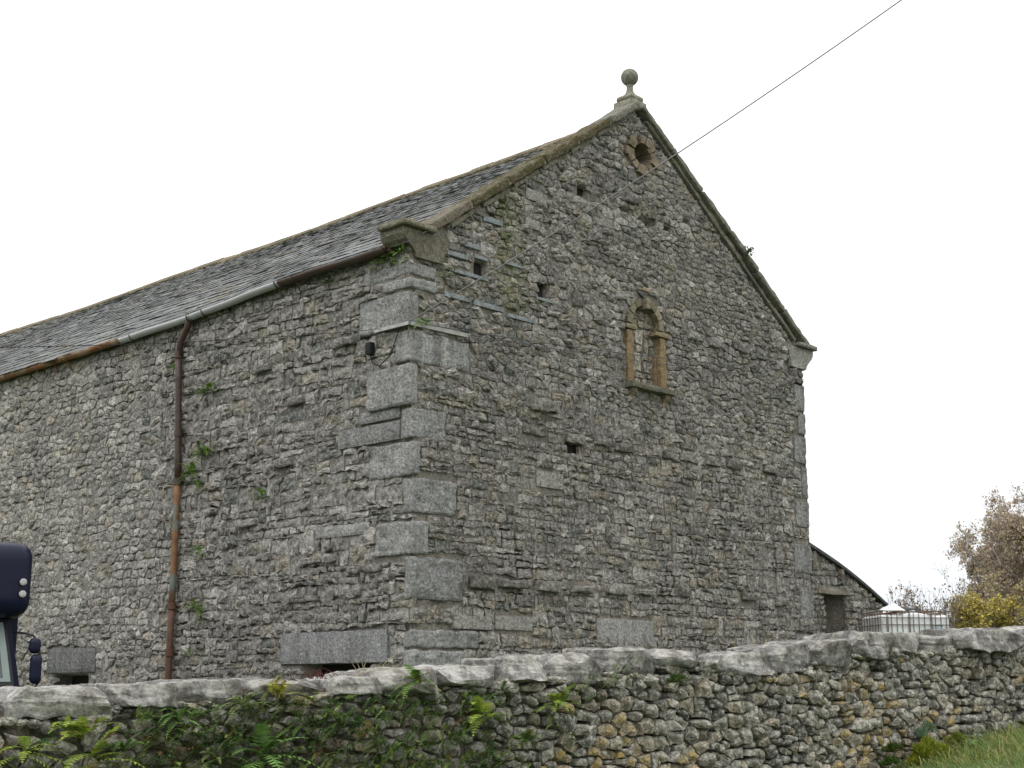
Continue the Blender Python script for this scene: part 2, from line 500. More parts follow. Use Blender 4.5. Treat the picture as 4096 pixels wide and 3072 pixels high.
def layout(u0f, u1f, zs, g, wf, warpamp, jit, span_p=.1, split_p=.15, blocked=(), split_min=.09):
    """coursed random rubble: outlines in (u,z)"""
    n = len(zs)
    ph = g.uniform(0, 6.28, (n, 3)); fr = np.array([.55, 1.35, 3.1])
    def zb(i, u):
        i = min(i, n - 1)
        h = (zs[min(i + 1, n - 1)] - zs[max(i - 1, 0)]) / 2
        return zs[i] + warpamp * h * (np.sin(fr[0] * u + ph[i, 0]) * .5 + np.sin(fr[1] * u + ph[i, 1]) * .35 + np.sin(fr[2] * u + ph[i, 2]) * .2)
    occ = [[] for _ in range(n + 2)]
    out = []
    for i in range(n - 1):
        zm = (zs[i] + zs[i + 1]) / 2; h = zs[i + 1] - zs[i]
        a, b = u0f(zm), u1f(zm)
        if b - a < .06: continue
        blk = list(occ[i])
        for (x0, x1, y0, y1) in blocked:
            if min(zs[i + 1], y1) - max(zs[i], y0) > .32 * h: blk.append((x0, x1))
        blk.sort(); free = []; cur = a
        for x0, x1 in blk:
            if x1 <= cur: continue
            if x0 > cur + .03: free.append((cur, min(x0, b)))
            cur = max(cur, x1)
            if cur >= b: break
        if cur < b - .03: free.append((cur, b))
        for fa, fb in free:
            x = fa
            while x < fb - 1e-6:
                wd = wf(g, x, zm, h)
                x2 = x + wd
                if fb - x2 < .06: x2 = fb
                wd = x2 - x
                top = i + 1; 
                if g.random() < span_p and i + 2 < n and wd > h * .8 and wd < h * 4:
                    ok = all(not (x0 < x2 and x1 > x and min(zs[i + 2], y1) - max(zs[i + 1], y0) > .2 * h) for (x0, x1, y0, y1) in blocked)
                    ok = ok and u0f(zs[i + 2]) < x and u1f(zs[i + 2]) > x2 and all(not (o0 < x2 and o1 > x) for o0, o1 in occ[i + 1])
                    if ok: top = i + 2; occ[i + 1].append((x, x2))
                lj, rj = g.normal(0, .06 * h, 2)
                def quad(f0, f1_):
                    pts = []
                    for uu in (x, x + wd * g.uniform(.35, .65), x2):
                        z0_, z1_ = zb(i, uu), zb(top, uu); pts.append((uu, z0_ + (z1_ - z0_) * f0))
                    tp = []
                    for uu in (x2, x + wd * g.uniform(.35, .65), x):
                        z0_, z1_ = zb(i, uu), zb(top, uu); tp.append((uu, z0_ + (z1_ - z0_) * f1_))
                    P = np.array(pts + tp); P += g.normal(0, jit * h, P.shape) * (1, .8)
                    return P
                if top == i + 1 and h > split_min and g.random() < split_p and wd > h * 1.2:
                    f = g.uniform(.35, .65); out.append(quad(0, f)); out.append(quad(f, 1))
                else: out.append(quad(0, 1))
                x = x2
    return out

def courses(z0, z1, g, hf):
    zs = [z0]
    while zs[-1] < z1: zs.append(zs[-1] + hf(g, zs[-1]))
    return zs

def inset(P, gap):
    c = P.mean(0); R_ = P - c
    hu = np.abs(R_[:, 0]).max(); hz = np.abs(R_[:, 1]).max()
    return c + R_ * np.array([max(.55, 1 - gap / hu), max(.5, 1 - gap / hz)])

def area(P):
    return .5 * abs(np.dot(P[:, 0], np.roll(P[:, 1], 1)) - np.dot(P[:, 1], np.roll(P[:, 0], 1)))

CAMP = np.array([0, 0, EYE])
PITCH = R(12.04)
def in_view(p):
    q = np.asarray(p) - CAMP
    f = q[1] * math.cos(PITCH) + q[2] * math.sin(PITCH); v = -q[1] * math.sin(PITCH) + q[2] * math.cos(PITCH)
    return f > 0 and abs(q[0] / f) < .36 and abs(v / f) < .272

def emit_stones(stones, mapf, flip, parent, mat, name='stone', most=300, smooth=False):
    """stones: list of (V(u,z,d), topo, colour, weight). The largest in view become objects, the rest one 'stuff' mesh"""
    order = sorted(range(len(stones)), key=lambda i: -stones[i][3])
    top = set(order[:most]); rest = MB()
    for i, (V, (q, t), col, wgt) in enumerate(stones):
        W = mapf(V)
        if i in top:
            mb = MB(); mb.add(W, q, t, col, flip); mb.obj(name, mat, parent, W.mean(0), smooth)
        else: rest.add(W, q, t, col, flip)
    if rest.n: rest.obj(name, mat, parent, None, smooth, kind='stuff')

# --- openings: (u0,u1,z0,z1) on the gable
HOLES_G = [(.93, 1.13, 6.50, 6.70), (2.05, 2.26, 6.46, 6.68), (2.86, 3.06, 7.99, 8.15), (1.22, 1.36, 7.34, 7.46), (2.60, 2.86, 4.52, 4.65), (5.97, 6.10, 2.14, 2.23),
           (4.08, 4.52, 7.96, 8.06), (4.72, 4.92, 7.95, 8.05), (3.75, 3.95, 8.02, 8.10), (5.15, 5.32, 8.17, 8.25)]
DEEP_G = [.6, .6, .35, .4, .3, .4, .12, .2, .1, .15]
HOLES_S = [(.68, 1.95, 1.45, 1.87), (6.8, 7.75, 1.35, 1.80)]
GZ = lambda u: 6.64 - .10 * smooth((u - 2.0) / 3.0)
GZv = lambda u: 6.64 - .10 * (lambda t: t * t * (3 - 2 * t))(np.clip((np.asarray(u, float) - 2.0) / 3.0, 0, 1))
def zslope(u):                                     # top of the gable masonry
    return 6.86 + .705 * (u - .2) if u < BW / 2 else 6.86 + .705 * (BW - u - .2)
def in_arch(u, z, gro=0.0):
    if 3.95 - gro < u < 4.56 + gro and 5.62 < z < 6.45: return True
    return z >= 6.45 and ((u - 4.255) / (.31 + gro)) ** 2 + ((z - 6.45) / (.31 + gro)) ** 2 < 1
def in_oval(u, z, gro=0.0):
    return ((u - 4.23) / (.19 + gro)) ** 2 + ((z - 8.955) / (.165 + gro)) ** 2 < 1

def moss_g(u, z):                                  # damp green streak under the coping
    return float(np.clip(1.1 - abs(u - (1.55 - .12 * (z - 7))) / .32, 0, 1) * np.clip((z - 5.9) / .5, 0, 1) * np.clip((8.3 - z) / .5, 0, 1)
                 + .8 * np.clip(1 - abs(u - .45) / .35, 0, 1) * np.clip(1 - abs(z - 6.45) / .22, 0, 1)
                 + .35 * np.clip(1 - abs(u - .05) / .15, 0, 1) * np.clip((z - 4.5) / .8, 0, 1))

# --- gable: mortar bed as a height field with the openings sunk in
def heightfield(u0, u1, z0, z1, step, dfun, mapf, flip, col, keep, moss=None):
    us = np.arange(u0, u1 + step * .5, step); zs = np.arange(z0, z1 + step * .5, step)
    U, Z = np.meshgrid(us, zs); nu = len(us)
    P = np.column_stack([U.ravel(), Z.ravel(), np.zeros(U.size)])
    d = -.010 + .012 * vnoise(P, 7, 11, 3) + .012 * vnoise(P, 1.0, 4, 2)
    d = d - .16 * np.clip(vnoise(P, 2.6, 77, 3) - .16, 0, .35) * (.6 + .4 * np.sin(P[:, 1] * 2.3 + 1))   # joints that have lost their mortar
    d = d + dfun(P)
    P[:, 2] = d
    idx = np.arange(U.size).reshape(U.shape)
    Q = np.stack([idx[:-1, :-1], idx[:-1, 1:], idx[1:, 1:], idx[1:, :-1]], -1).reshape(-1, 4)
    cen = P[Q].mean(1)
    Q = Q[keep(cen[:, 0], cen[:, 1])]
    cols = np.tile(np.array([*col, 0.0]), (len(P), 1)); cols[:, :3] *= (1 + .15 * vnoise(P, 1.5, 9, 3))[:, None]
    if moss is not None: cols[:, 3] = [moss(u, z) for u, z, _ in P]
    mb = MB(); mb.add(mapf(P), Q, col=cols, flip=flip)
    return mb

def d_gable(P):
    d = np.zeros(len(P))
    for (a, b, c, e), dp in zip(HOLES_G, DEEP_G):
        d[(P[:, 0] > a) & (P[:, 0] < b) & (P[:, 1] > c) & (P[:, 1] < e)] = -dp
    for i, (u, z, _) in enumerate(P):
        if 3.5 < u < 5 and 5.5 < z < 6.9 and in_arch(u, z): d[i] = -.115
        elif 3.9 < u < 4.6 and 8.6 < z < 9.3 and in_oval(u, z): d[i] = -.6
    return d
gable = heightfield(-.12, BW, .4, 9.66, .035, d_gable, gmap, False, (.205, .188, .158), lambda u, z: (z < np.where(u < BW / 2, 6.86 + .705 * (u - .2), 6.86 + .705 * (BW - u - .2))) & (u > -.13 * np.clip((z - 4.2) / 1.9, 0, 1) - .01), moss_g
    ).obj('gable_wall', M['mortar'], barn, None, True, label='gable end wall of grey rubble with row of projecting stones')
def d_side(P):
    d = np.zeros(len(P))
    d += .007 * np.clip((P[:, 0] - 4.4) / .6, 0, 1)
    for a, b, c, e in HOLES_S: d[(P[:, 0] > a) & (P[:, 0] < b) & (P[:, 1] > c) & (P[:, 1] < e)] = -.7
    return d
side = heightfield(0, BL, .0, 6.66, .05, d_side, smap, True, (.195, .184, .160), lambda u, z: z < GZv(u) + .01
    ).obj('side_wall', M['mortar'], barn, None, True, label='long side wall of coursed rubble under the gutter')
for (a, b, c, d) in HOLES_G[:5] + HOLES_G[5:6]:
    mb = MB(); mb.add([g1(a - .03, c - .03, -.085), g1(b + .03, c - .03, -.085), g1(b + .03, d + .03, -.085), g1(a - .03, d + .03, -.085)], [(0, 1, 2, 3)]); mb.obj('putlog_hole_shade', M['hole_shade'], gable)  # dark sheet set shallow in each hole in place of its shade
mb = MB(); mb.add([g1(4.02, 8.76, -.22), g1(4.44, 8.76, -.22), g1(4.44, 9.15, -.22), g1(4.02, 9.15, -.22)], [(0, 1, 2, 3)]); mb.obj('oval_opening_shade', M['hole_shade'], gable)  # flat dark sheet paints the shade inside the oval
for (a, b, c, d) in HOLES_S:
    mb = MB(); mb.add([s1(a - .05, c - .05, -.30), s1(b + .05, c - .05, -.30), s1(b + .05, d + .05, -.30), s1(a - .05, d + .05, -.30)], [(0, 3, 2, 1)]); mb.obj('vent_opening_shade', M['hole_shade'], side)  # shade of each vent, painted as a dark sheet across it
# far side and back of the barn, plain rendered shell
mb = MB()
pc = lambda u, s_, z: (P0[0] + u * G[0] + s_ * S[0], P0[1] + u * G[1] + s_ * S[1], z)
mb.add([pc(BW, 0.001, .4), pc(BW, BL, .4), pc(BW, BL, 6.7), pc(BW, 0.001, 6.7)], [(0, 1, 2, 3)], col=(.16, .15, .13, 0))
mb.add([pc(0, BL, 0), pc(0, BL, 6.8), pc(BW / 2, BL, 9.5), pc(BW, BL, 6.8), pc(BW, BL, 0)], polys=[[0, 1, 2, 3, 4]], col=(.16, .15, .13, 0))
mb.obj('back_wall', M['mortar'], barn)

# --- special stones on the gable (u0,u1,z0,z1,proud,kind)
THROUGH = [(.82, 1.25, 2.74, 2.88), (1.28, 1.79, 2.76, 2.86), (1.94, 2.45, 2.76, 2.88), (2.58, 3.0, 2.78, 2.85), (3.29, 3.78, 2.80, 2.91), (3.89, 4.29, 2.80, 2.87), (4.41, 4.68, 2.86, 2.92), (4.85, 5.08, 2.83, 2.94),
           (1.75, 2.26, 4.67, 4.78), (2.54, 2.94, 4.66, 4.77), (3.08, 3.41, 4.69, 4.77), (3.5, 3.93, 4.67, 4.77), (4.57, 4.83, 4.68, 4.78), (4.95, 5.34, 4.70, 4.80), (5.55, 5.94, 4.71, 4.82), (6.05, 6.46, 4.72, 4.84),
           (4.68, 5.04, 6.48, 6.59), (5.19, 5.64, 6.49, 6.59), (5.67, 6.07, 6.46, 6.58), (6.33, 6.71, 6.51, 6.66), (6.92, 7.26, 6.49, 6.63), (2.73, 3.03, 6.49, 6.64),
           (3.82, 4.2, 8.2, 8.32), (1.9, 2.4, 4.99, 5.12), (7.2, 7.5, 2.8, 2.9), (6.3, 6.7, 2.84, 2.94), (7.0, 7.35, 4.76, 4.86)]
PALE = [(3.14, 4.29, 2.16, 2.47, 'lintel'), (2.02, 2.52, 4.03, 4.23, 'pale_block'), (1.84, 2.1, 7.33, 7.46, 'pale_block'), (1.84, 2.25, 7.71, 7.86, 'pale_block'), (.62, 1.25, 2.26, 2.42, 'pale_block'), (1.3, 1.95, 2.27, 2.44, 'pale_block')]
STRIPS = [(1.07, 1.40, 7.22, 7.29), (.75, 1.02, 6.82, 6.89), (.46, .80, 6.65, 6.71), (.58, 1.15, 6.455, 6.50), (.41, .86, 6.13, 6.19), (.90, 1.42, 6.12, 6.18), (1.45, 1.8, 6.75, 6.79), (2.02, 2.34, 6.41, 6.45), (.9, 1.15, 6.71, 6.75), (1.5, 2.0, 6.08, 6.13)]
QUOINS = [(6.28, 6.46, .30, .80, -.11), (6.12, 6.265, .29, .44, -.12), (5.67, 6.11, .02, .88, -.12), (5.26, 5.65, .86, .25, -.10), (4.75, 5.245, .03, .74, -.10), (4.37, 4.74, .48, .18, -.05), (3.95, 4.36, .08, .76, -.01),
          (3.53, 3.94, .67, .18, -.01), (3.06, 3.45, .22, .63, -.01), (2.56, 3.045, .77, .11, -.01), (2.03, 2.24, 1.04, .10, .0), (1.80, 2.02, .80, .12, -.01), (1.30, 1.78, .30, .60, -.01), (.8, 1.28, .7, .3, -.01)]
QR = [(5.82, 6.25, .27), (4.99, 5.42, .36), (4.0, 4.42, .38), (3.30, 3.76, .45), (2.62, 3.08, .34), (2.1, 2.4, .5), (5.45, 5.8, .2), (4.45, 4.95, .16), (1.5, 2.0, .4)]

gblk = [(a, b, c, d) for a, b, c, d in HOLES_G] + [(a + .02, b - .02, c, d) for a, b, c, d in THROUGH] + [(p[0], p[1], p[2], p[3]) for p in PALE] + STRIPS
gblk += [(-.3, q[2], q[0], q[1]) for q in QUOINS] + [(BW - q[2], BW + .2, q[0], q[1]) for q in QR]
gblk += [(3.84, 4.70, 5.53, 5.66), (3.83, 4.70, 5.66, 6.50), (3.90, 4.60, 6.50, 6.68), (4.02, 4.5, 6.68, 6.88)]              # window
gblk += [(4.02, 4.44, 8.74, 9.17), (3.93, 4.54, 8.82, 9.10), (-.4, .42, 6.52, 6.9), (BW - .42, BW + .4, 6.5, 6.9)]
g = np.random.default_rng(21)
def gw(g, u, z, h):
    base = .17 if z < 5.2 else .135
    return float(np.clip(g.gamma(5, base / 5), .06, .42))
def gh(g, z): return g.uniform(.065, .125) if z < 5.4 else g.uniform(.06, .115)
gl = lambda z: .0 - .12 * smooth((z - 4.2) / 2) + (0 if z < 6.86 else (z - 6.86) / .705 + .22)
gr = lambda z: BW + .01 - (0 if z < 6.86 else (z - 6.86) / .705 + .22)
polys = layout(gl, gr, courses(1.0, 4.95, g, gh), g, gw, .55, .15, .12, .16, gblk)
def hit(u, z, bl, m=.012): return any(a - m < u < b + m and c - m < z < d + m for a, b, c, d in bl)
sd = jitter_rows(-.15, BW + .1, 4.98, 9.5, g, lambda g, z: g.uniform(.075, .115), lambda g, u, z, h: float(np.clip(g.gamma(5, .031), .07, .36)), .18, .17)
vp = voro(sd, .55)
for (u, z), P in zip(sd, vp):
    if P is None or not (gl(z) - .02 < u < gr(z) + .02) or hit(u, z, gblk): continue
    P[:, 0] = np.clip(P[:, 0], gl(z), gr(z)); P[:, 1] = np.clip(P[:, 1], 4.93, [zslope(q) - .03 for q in P[:, 0]])
    if area(P) > .0012: polys.append(P)
stones = []
for P in polys:
    c = P.mean(0); u, z = c
    dev = float(vnoise([[u, z, 3.0]], .55, 31, 2)[0])     # where the pointing is fuller
    gap = .004 + .008 * max(0, dev + .2)
    Q = inset(P, gap)
    rel = max(.010, g.normal(.027, .010) * (1 - .6 * dev))
    if u > 5.2: rel *= 1.15
    m = 12 if area(P) > .012 else 9
    V = stone_geo(Q, g, .05, rel, .15, m, .6, 3)
    wgt = area(P) * (256 / np.sum((g1(u, z, 0) - CAMP) ** 2)) * in_view(g1(u, z, 0))
    col = np.append(rubble_col(g, .20 + (.12 if z < 2.6 or 4 < u < 5 and z < 5.6 else 0), .12 if z < 2.7 and u < 5 else 0), moss_g(u, z) * .8)
    stones.append((V, stone_topo(m, 4), col, wgt))
# stones filling the blocked window, set back from the face
for P in layout(lambda z: 3.96 + (0 if z < 6.45 else .3 - .3 * math.sqrt(max(0, 1 - ((z - 6.45) / .31) ** 2))), lambda z: 4.56, courses(5.63, 6.68, g, lambda g, z: g.uniform(.09, .13)), g, lambda g, u, z, h: g.uniform(.1, .2), .3, .1, .1, .1, []):
    V = stone_geo(inset(P, .012), g, .05, .02, .28, 10, .6, 2); V[:, 2] -= .10
    stones.append((V, stone_topo(10, 4), np.append(rubble_col(g, .5) * (1.22, 1.17, 1.1), 0), area(P)))
emit_stones(stones, gmap, False, gable, M['rubble'])

# --- side wall stones
g = np.random.default_rng(33)
sblk = list(HOLES_S) + [(.38, 2.33, 1.88, 2.25), (6.58, 7.94, 1.81, 2.17), (-.3, .0, 0, 7)] + [(-.3, q[3], q[0], q[1]) for q in QUOINS] + [(.21, 1.33, 4.38, 4.62), (.20, .92, 4.63, 4.78), (.72, 1.73, 3.34, 3.49)]
def sw(g, u, z, h):
    base = .20 if u < 4.5 else .15
    if u < 2.2: base = .24
    return float(np.clip(g.gamma(5, base / 5), .06, .55))
polys = layout(lambda z: .0, lambda z: 5.2, courses(.9, 6.60, g, lambda g, z: g.uniform(.07, .135)), g, sw, .55, .15, .10, .18, sblk)
polys = [P for P in polys if P[:, 1].max() < GZ(P[:, 0].mean()) + .03]
sd = jitter_rows(5.2, 14, .9, 6.46, g, lambda g, z: g.uniform(.075, .13), lambda g, u, z, h: float(np.clip(g.gamma(5, .036), .08, .45)), .16, .14)
for (u, z), P in zip(sd, voro(sd, .5)):
    if P is None or u < 5.17 or z > 6.47 or hit(u, z, sblk): continue
    P[:, 1] = np.minimum(P[:, 1], 6.5)
    P[:, 0] = np.maximum(P[:, 0], 5.14)
    if area(P) > .0012: polys.append(P)
stones = []
for P in polys:
    u, z = P.mean(0)
    dev = float(vnoise([[u, z, 8.0]], .5, 41, 2)[0]) + (.35 if u > 4.6 and z > 2.4 else -.1)
    Q = inset(P, .004 + .012 * max(0, dev))
    rel = max(.011, g.normal(.030, .012) * (1 - .55 * dev))
    m = 12 if area(P) > .012 else 9
    V = stone_geo(Q, g, .05, rel, .15, m, .6, 3)
    wgt = area(P) * (256 / np.sum((s1(u, z, 0) - CAMP) ** 2)) * in_view(s1(u, z, 0)) * (z > 1.6)
    col = np.append(rubble_col(g, .10, .04 + .18 * smooth((u - 3.5) / 3)) * (0.99, 1.0, 1.02), 0)
    stones.append((V, stone_topo(m, 4), col, wgt))
emit_stones(stones, smap, True, side, M['rubble'])

# --- projecting through-stones, pale blocks, slate strips
def slab_obj(name, u0, u1, z0, z1, d0, d1, mat, parent, mapd, AX, col, rough=.02, rnd=.02, seg=(8, 4, 3), label=None, seed=None, **k):
    C = mapd((u0 + u1) / 2, (z0 + z1) / 2, (d0 + d1) / 2)
    W, Q = rough_box(C, AX, ((u1 - u0) / 2, (d1 - d0) / 2, (z1 - z0) / 2), seg, rough, 7, rnd, seed if seed is not None else int(g.integers(1e4)), **k)
    mb = MB(); mb.add(W, Q, col=col)
    return mb.obj(name, mat, parent, C, False, label=label)
for (a, b, c, d) in THROUGH:
    pr = g.uniform(.06, .12) if c < 4.0 else g.uniform(.03, .09); sh_ = (b - a) * g.uniform(.03, .14); a += sh_; b -= (b - a) * g.uniform(0, .12)
    slab_obj('through_stone', a, b, c - .01, d, -.1, pr, M['rubble'], gable, g1, AXG, (*rubble_col(g, .0) * .72, .1 if c < 5 else 0), .045, .02, (12, 5, 4))
for a, b, c, d, nm in PALE:
    slab_obj(nm, a, b, c, d, -.1, .022 if nm == 'lintel' else .02, M['quoin'], gable, g1, AXG, (.33, .325, .31, 0) if nm == 'lintel' else (.31, .30, .27, 0), .008, .012, (10, 2, 5))
for a, b, c, d in STRIPS:
    slab_obj('slate_strip', a, b, c, d, -.1, .035, M['slate'], gable, g1, AXG, (.21, .235, .245, .1), .006, .005, (6, 1, 1))
slab_obj('lintel', .38, 2.33, 1.88, 2.25, -.25, .03, M['quoin'], side, s1, AXS, (.24, .243, .245, 0), .012, .015, (18, 3, 6))
slab_obj('lintel', 6.58, 7.94, 1.81, 2.17, -.25, .03, M['quoin'], side, s1, AXS, (.15, .152, .15, 0), .02, .03, (14, 3, 6), label='darker rough lintel over the opening behind the lorry')
for a, b, c, d, v in [(.21, 1.33, 4.38, 4.62, .22), (.20, .92, 4.63, 4.78, .23), (.72, 1.73, 3.34, 3.49, .30)]:
    slab_obj('long_stone', a, b, c, d, -.1, .035, M['quoin'], side, s1, AXS, (v, v, v * .97, 0), .015, .03, (12, 2, 4))
# through stones scattered on the side wall
for a, b, c in [(2.6, 2.95, 5.55), (1.95, 2.3, 5.05), (.95, 1.35, 5.62), (1.3, 1.95, 3.05), (2.9, 3.3, 3.6), (.5, 1.1, 2.9), (1.6, 2.2, 2.6), (2.2, 2.6, 4.3)]:
    slab_obj('through_stone', a, b, c, c + .09, -.1, g.uniform(.05, .09), M['rubble'], side, s1, AXS, (*rubble_col(g, .0) * .85, .0), .045, .02, (12, 5, 4))

# --- quoins
for i, (z0, z1, gu, su, cu) in enumerate(QUOINS):
    pr = .018 + g.uniform(-.008, .010)
    a0, a1 = cu - pr, max(gu, cu + .06); b0, b1 = -pr, max(su, .12)
    C2 = P0 + G * (a0 + a1) / 2 + S * (b0 + b1) / 2
    C = np.array([C2[0], C2[1], (z0 + z1) / 2])
    W, Q = rough_box(C, np.array([a3(G), a3(S), UP]), ((a1 - a0) / 2, (b1 - b0) / 2, (z1 - z0) / 2 - .008), (18, 18, 14), .030, 9, .03, 50 + i)
    v = g.uniform(.27, .34)
    col = np.tile(np.array([v, v * 1.0, v * .985, .12]), (len(W), 1))
    col[:, :3] *= (1 + .28 * vnoise(W + i, 3.0, 7, 3) + .12 * vnoise(W, 14, 2, 2))[:, None]
    if i == 3:                                     # runs of limewash down one block
        uu = (W[:, :2] - P0) @ G
        col[(uu > .40) & (uu < .50), :3] = (.50, .49, .46); col[(uu > .24) & (uu < .38), :3] *= .7; col[(uu > .08) & (uu < .22), :3] *= 1.3
    mb = MB(); mb.add(W, Q, col=col)
    mb.obj('quoin', M['quoin'], barn, C, False)
for i, (z0, z1, wd) in enumerate(QR):
    C = g1(BW - wd / 2 + .02, (z0 + z1) / 2, -.15)
    W, Q = rough_box(C, AXG, (wd / 2 * g.uniform(.8, 1.1), .165, (z1 - z0) / 2 - .008), (8, 6, 10), .022, 11, .02, 80 + i)
    v = g.uniform(.22, .27); mb = MB(); mb.add(W, Q, col=(v, v * .99, v * .95, .05)); mb.obj('quoin', M['quoin'], barn, C, False)

# --- blocked arched window
win = slab_obj('window_sill', 3.80, 4.80, 5.55, 5.63, -.12, .13, M['coping'], barn, g1, AXG, (.16, .155, .125, .25), .012, .015, (12, 4, 2), label='weathered sill of the blocked arched window')
BR = (.23, .165, .095)
def jamb(u0, u1, z0, z1, d0, d1, nm='window_jamb', col=BR, rough=.006, seg=(3, 3, 8)):
    return slab_obj(nm, u0, u1, z0, z1, d0, d1, M['brownstone'], barn, g1, AXG, (*(np.array(col) * g.uniform(.85, 1.15)), .05), rough, .012, seg)
jamb(3.83, 3.97, 5.64, 6.36, -.2, .03)
jamb(4.555, 4.69, 5.64, 6.36, -.2, .03); jamb(4.50, 4.555, 5.64, 6.10, -.2, -.03)
jamb(3.80, 4.03, 6.37, 6.44, -.2, .05, 'impost', (.19, .165, .11), .01, (4, 3, 2)); jamb(4.44, 4.74, 6.37, 6.44, -.2, .05, 'impost', (.19, .15, .095), .01, (4, 3, 2))
for a0, a1 in [(3, 26), (28, 50), (52, 72), (106, 128), (130, 152), (154, 177)]:
    r0, r1 = .295 + g.uniform(-.012, .012), .385 + g.uniform(-.03, .03)
    poly = [(4.255 + r * math.cos(R(a)), 6.45 + 1.05 * r * math.sin(R(a))) for r, a in ((r0, a1), (r0, (a0 + a1) / 2), (r0, a0), (r1, a0), (r1, (a0 + a1) / 2), (r1, a1))]
    V, Q, pl = extrude(poly, -.2, .03 + g.uniform(-.01, .015), g1)
    mb = MB(); mb.add(V, Q, polys=pl, col=(*(np.array((.225, .195, .14)) * g.uniform(.75, 1.2)), .3)); mb.obj('voussoir', M['brownstone'], barn)
V, Q, pl = extrude([(4.225, 6.715), (4.295, 6.715), (4.308, 6.86), (4.212, 6.87)], -.2, .07, g1)
mb = MB(); mb.add(V, Q, polys=pl, col=(.22, .195, .14, .2)); mb.obj('keystone', M['brownstone'], barn)
for uc in (3.92, 4.65):
    prof = [(.0, 5.55), (.11, 5.55), (.10, 5.50), (.05, 5.45), (.045, 5.40), (0.02, 5.36), (0, 5.36)]
    V = np.array([g1(uc + sx * .055, z, d - .03) for sx in (-1, 1) for d, z in prof]); n = len(prof)
    Q = [(i, (i + 1) % n, (i + 1) % n + n, i + n) for i in range(n)]
    mb = MB(); mb.add(V, Q, polys=[list(range(n))[::-1], list(range(n, 2 * n))], col=(.22, .18, .125, .0)); mb.obj('sill_bracket', M['brownstone'], barn)
slab_obj('sandstone_strip', 4.08, 4.46, 6.97, 7.03, -.1, .03, M['brownstone'], gable, g1, AXG, (.27, .22, .15, 0), .008, .01, (6, 2, 2))

# --- oval opening ringed by brown stones
for k in range(13):
    a0 = k * 360 / 13 + g.uniform(-4, 4); a1 = a0 + 360 / 13 - 3
    ro = g.uniform(1.55, 1.95)
    poly = [(4.23 + .195 * r * math.cos(R(a)), 8.955 + .165 * r * math.sin(R(a))) for r, a in ((1.0, a1), (1.0, a0), (ro, a0 + 1), (ro, (a0 + a1) / 2), (ro, a1 - 1))]
    V, Q, pl = extrude(poly, -.25, g.uniform(.02, .075), g1)
    mb = MB(); mb.add(V, Q, polys=pl, col=(*(np.array((.205, .170, .122)) * g.uniform(.7, 1.25)), .4 if 60 < a0 < 160 else .05)); mb.obj('oval_surround_stone', M['brownstone'], barn)

# --- roof
TH = math.atan2(9.50 - 6.66, BW / 2 + .16)
EZ, EO = 6.66, .16                                 # slates start outside the side wall
SL = math.hypot(9.50 - 6.66, BW / 2 + EO)
def rmap(u, v, h):                                 # u along S, v up the slope, h off it
    sag = -.05 * np.sin(np.clip((u - 1) / 20, 0, 1) * math.pi) * (v / SL) + .018 * np.sin(u * .9 + v * .8) * (v / SL) + .05 * np.clip(1 - u / 3.5, 0, 1) * (v / SL)
    sag = sag + (GZv(u) - 6.64) * (1 - v / SL)
    o = EO - v * math.cos(TH) - h * -math.sin(TH)
    z = EZ + v * math.sin(TH) + h * math.cos(TH) + sag
    return np.column_stack([P0[0] + u * S[0] + o * NS[0], P0[1] + u * S[1] + o * NS[1], z])
roof = MB()
us = np.linspace(.05, BL, 45); vs = np.linspace(0, SL, 14)
U, Vv = np.meshgrid(us, vs); W = rmap(U.ravel(), Vv.ravel(), np.full(U.size, -.03)); nu = len(us); idx = np.arange(U.size).reshape(U.shape)
roof.add(W, np.stack([idx[:-1, :-1], idx[1:, :-1], idx[1:, 1:], idx[:-1, 1:]], -1).reshape(-1, 4), col=(.09, .09, .09, 0))
far = lambda s_, t: (P0[0] + G[0] * (BW / 2 + t * (BW / 2 + .16)) + S[0] * s_, P0[1] + G[1] * (BW / 2 + t * (BW / 2 + .16)) + S[1] * s_, 9.5 - t * 2.84)
roof.add([far(.05, 0), far(.05, 1), far(BL, 1), far(BL, 0)], [(0, 1, 2, 3)], col=(.10, .105, .11, 0))
roof = roof.obj('roof', M['slate'], barn, None, True, label='long slate roof with uneven courses and lichened ridge')
g = np.random.default_rng(5)
slates = []
v = -.05; row = 0
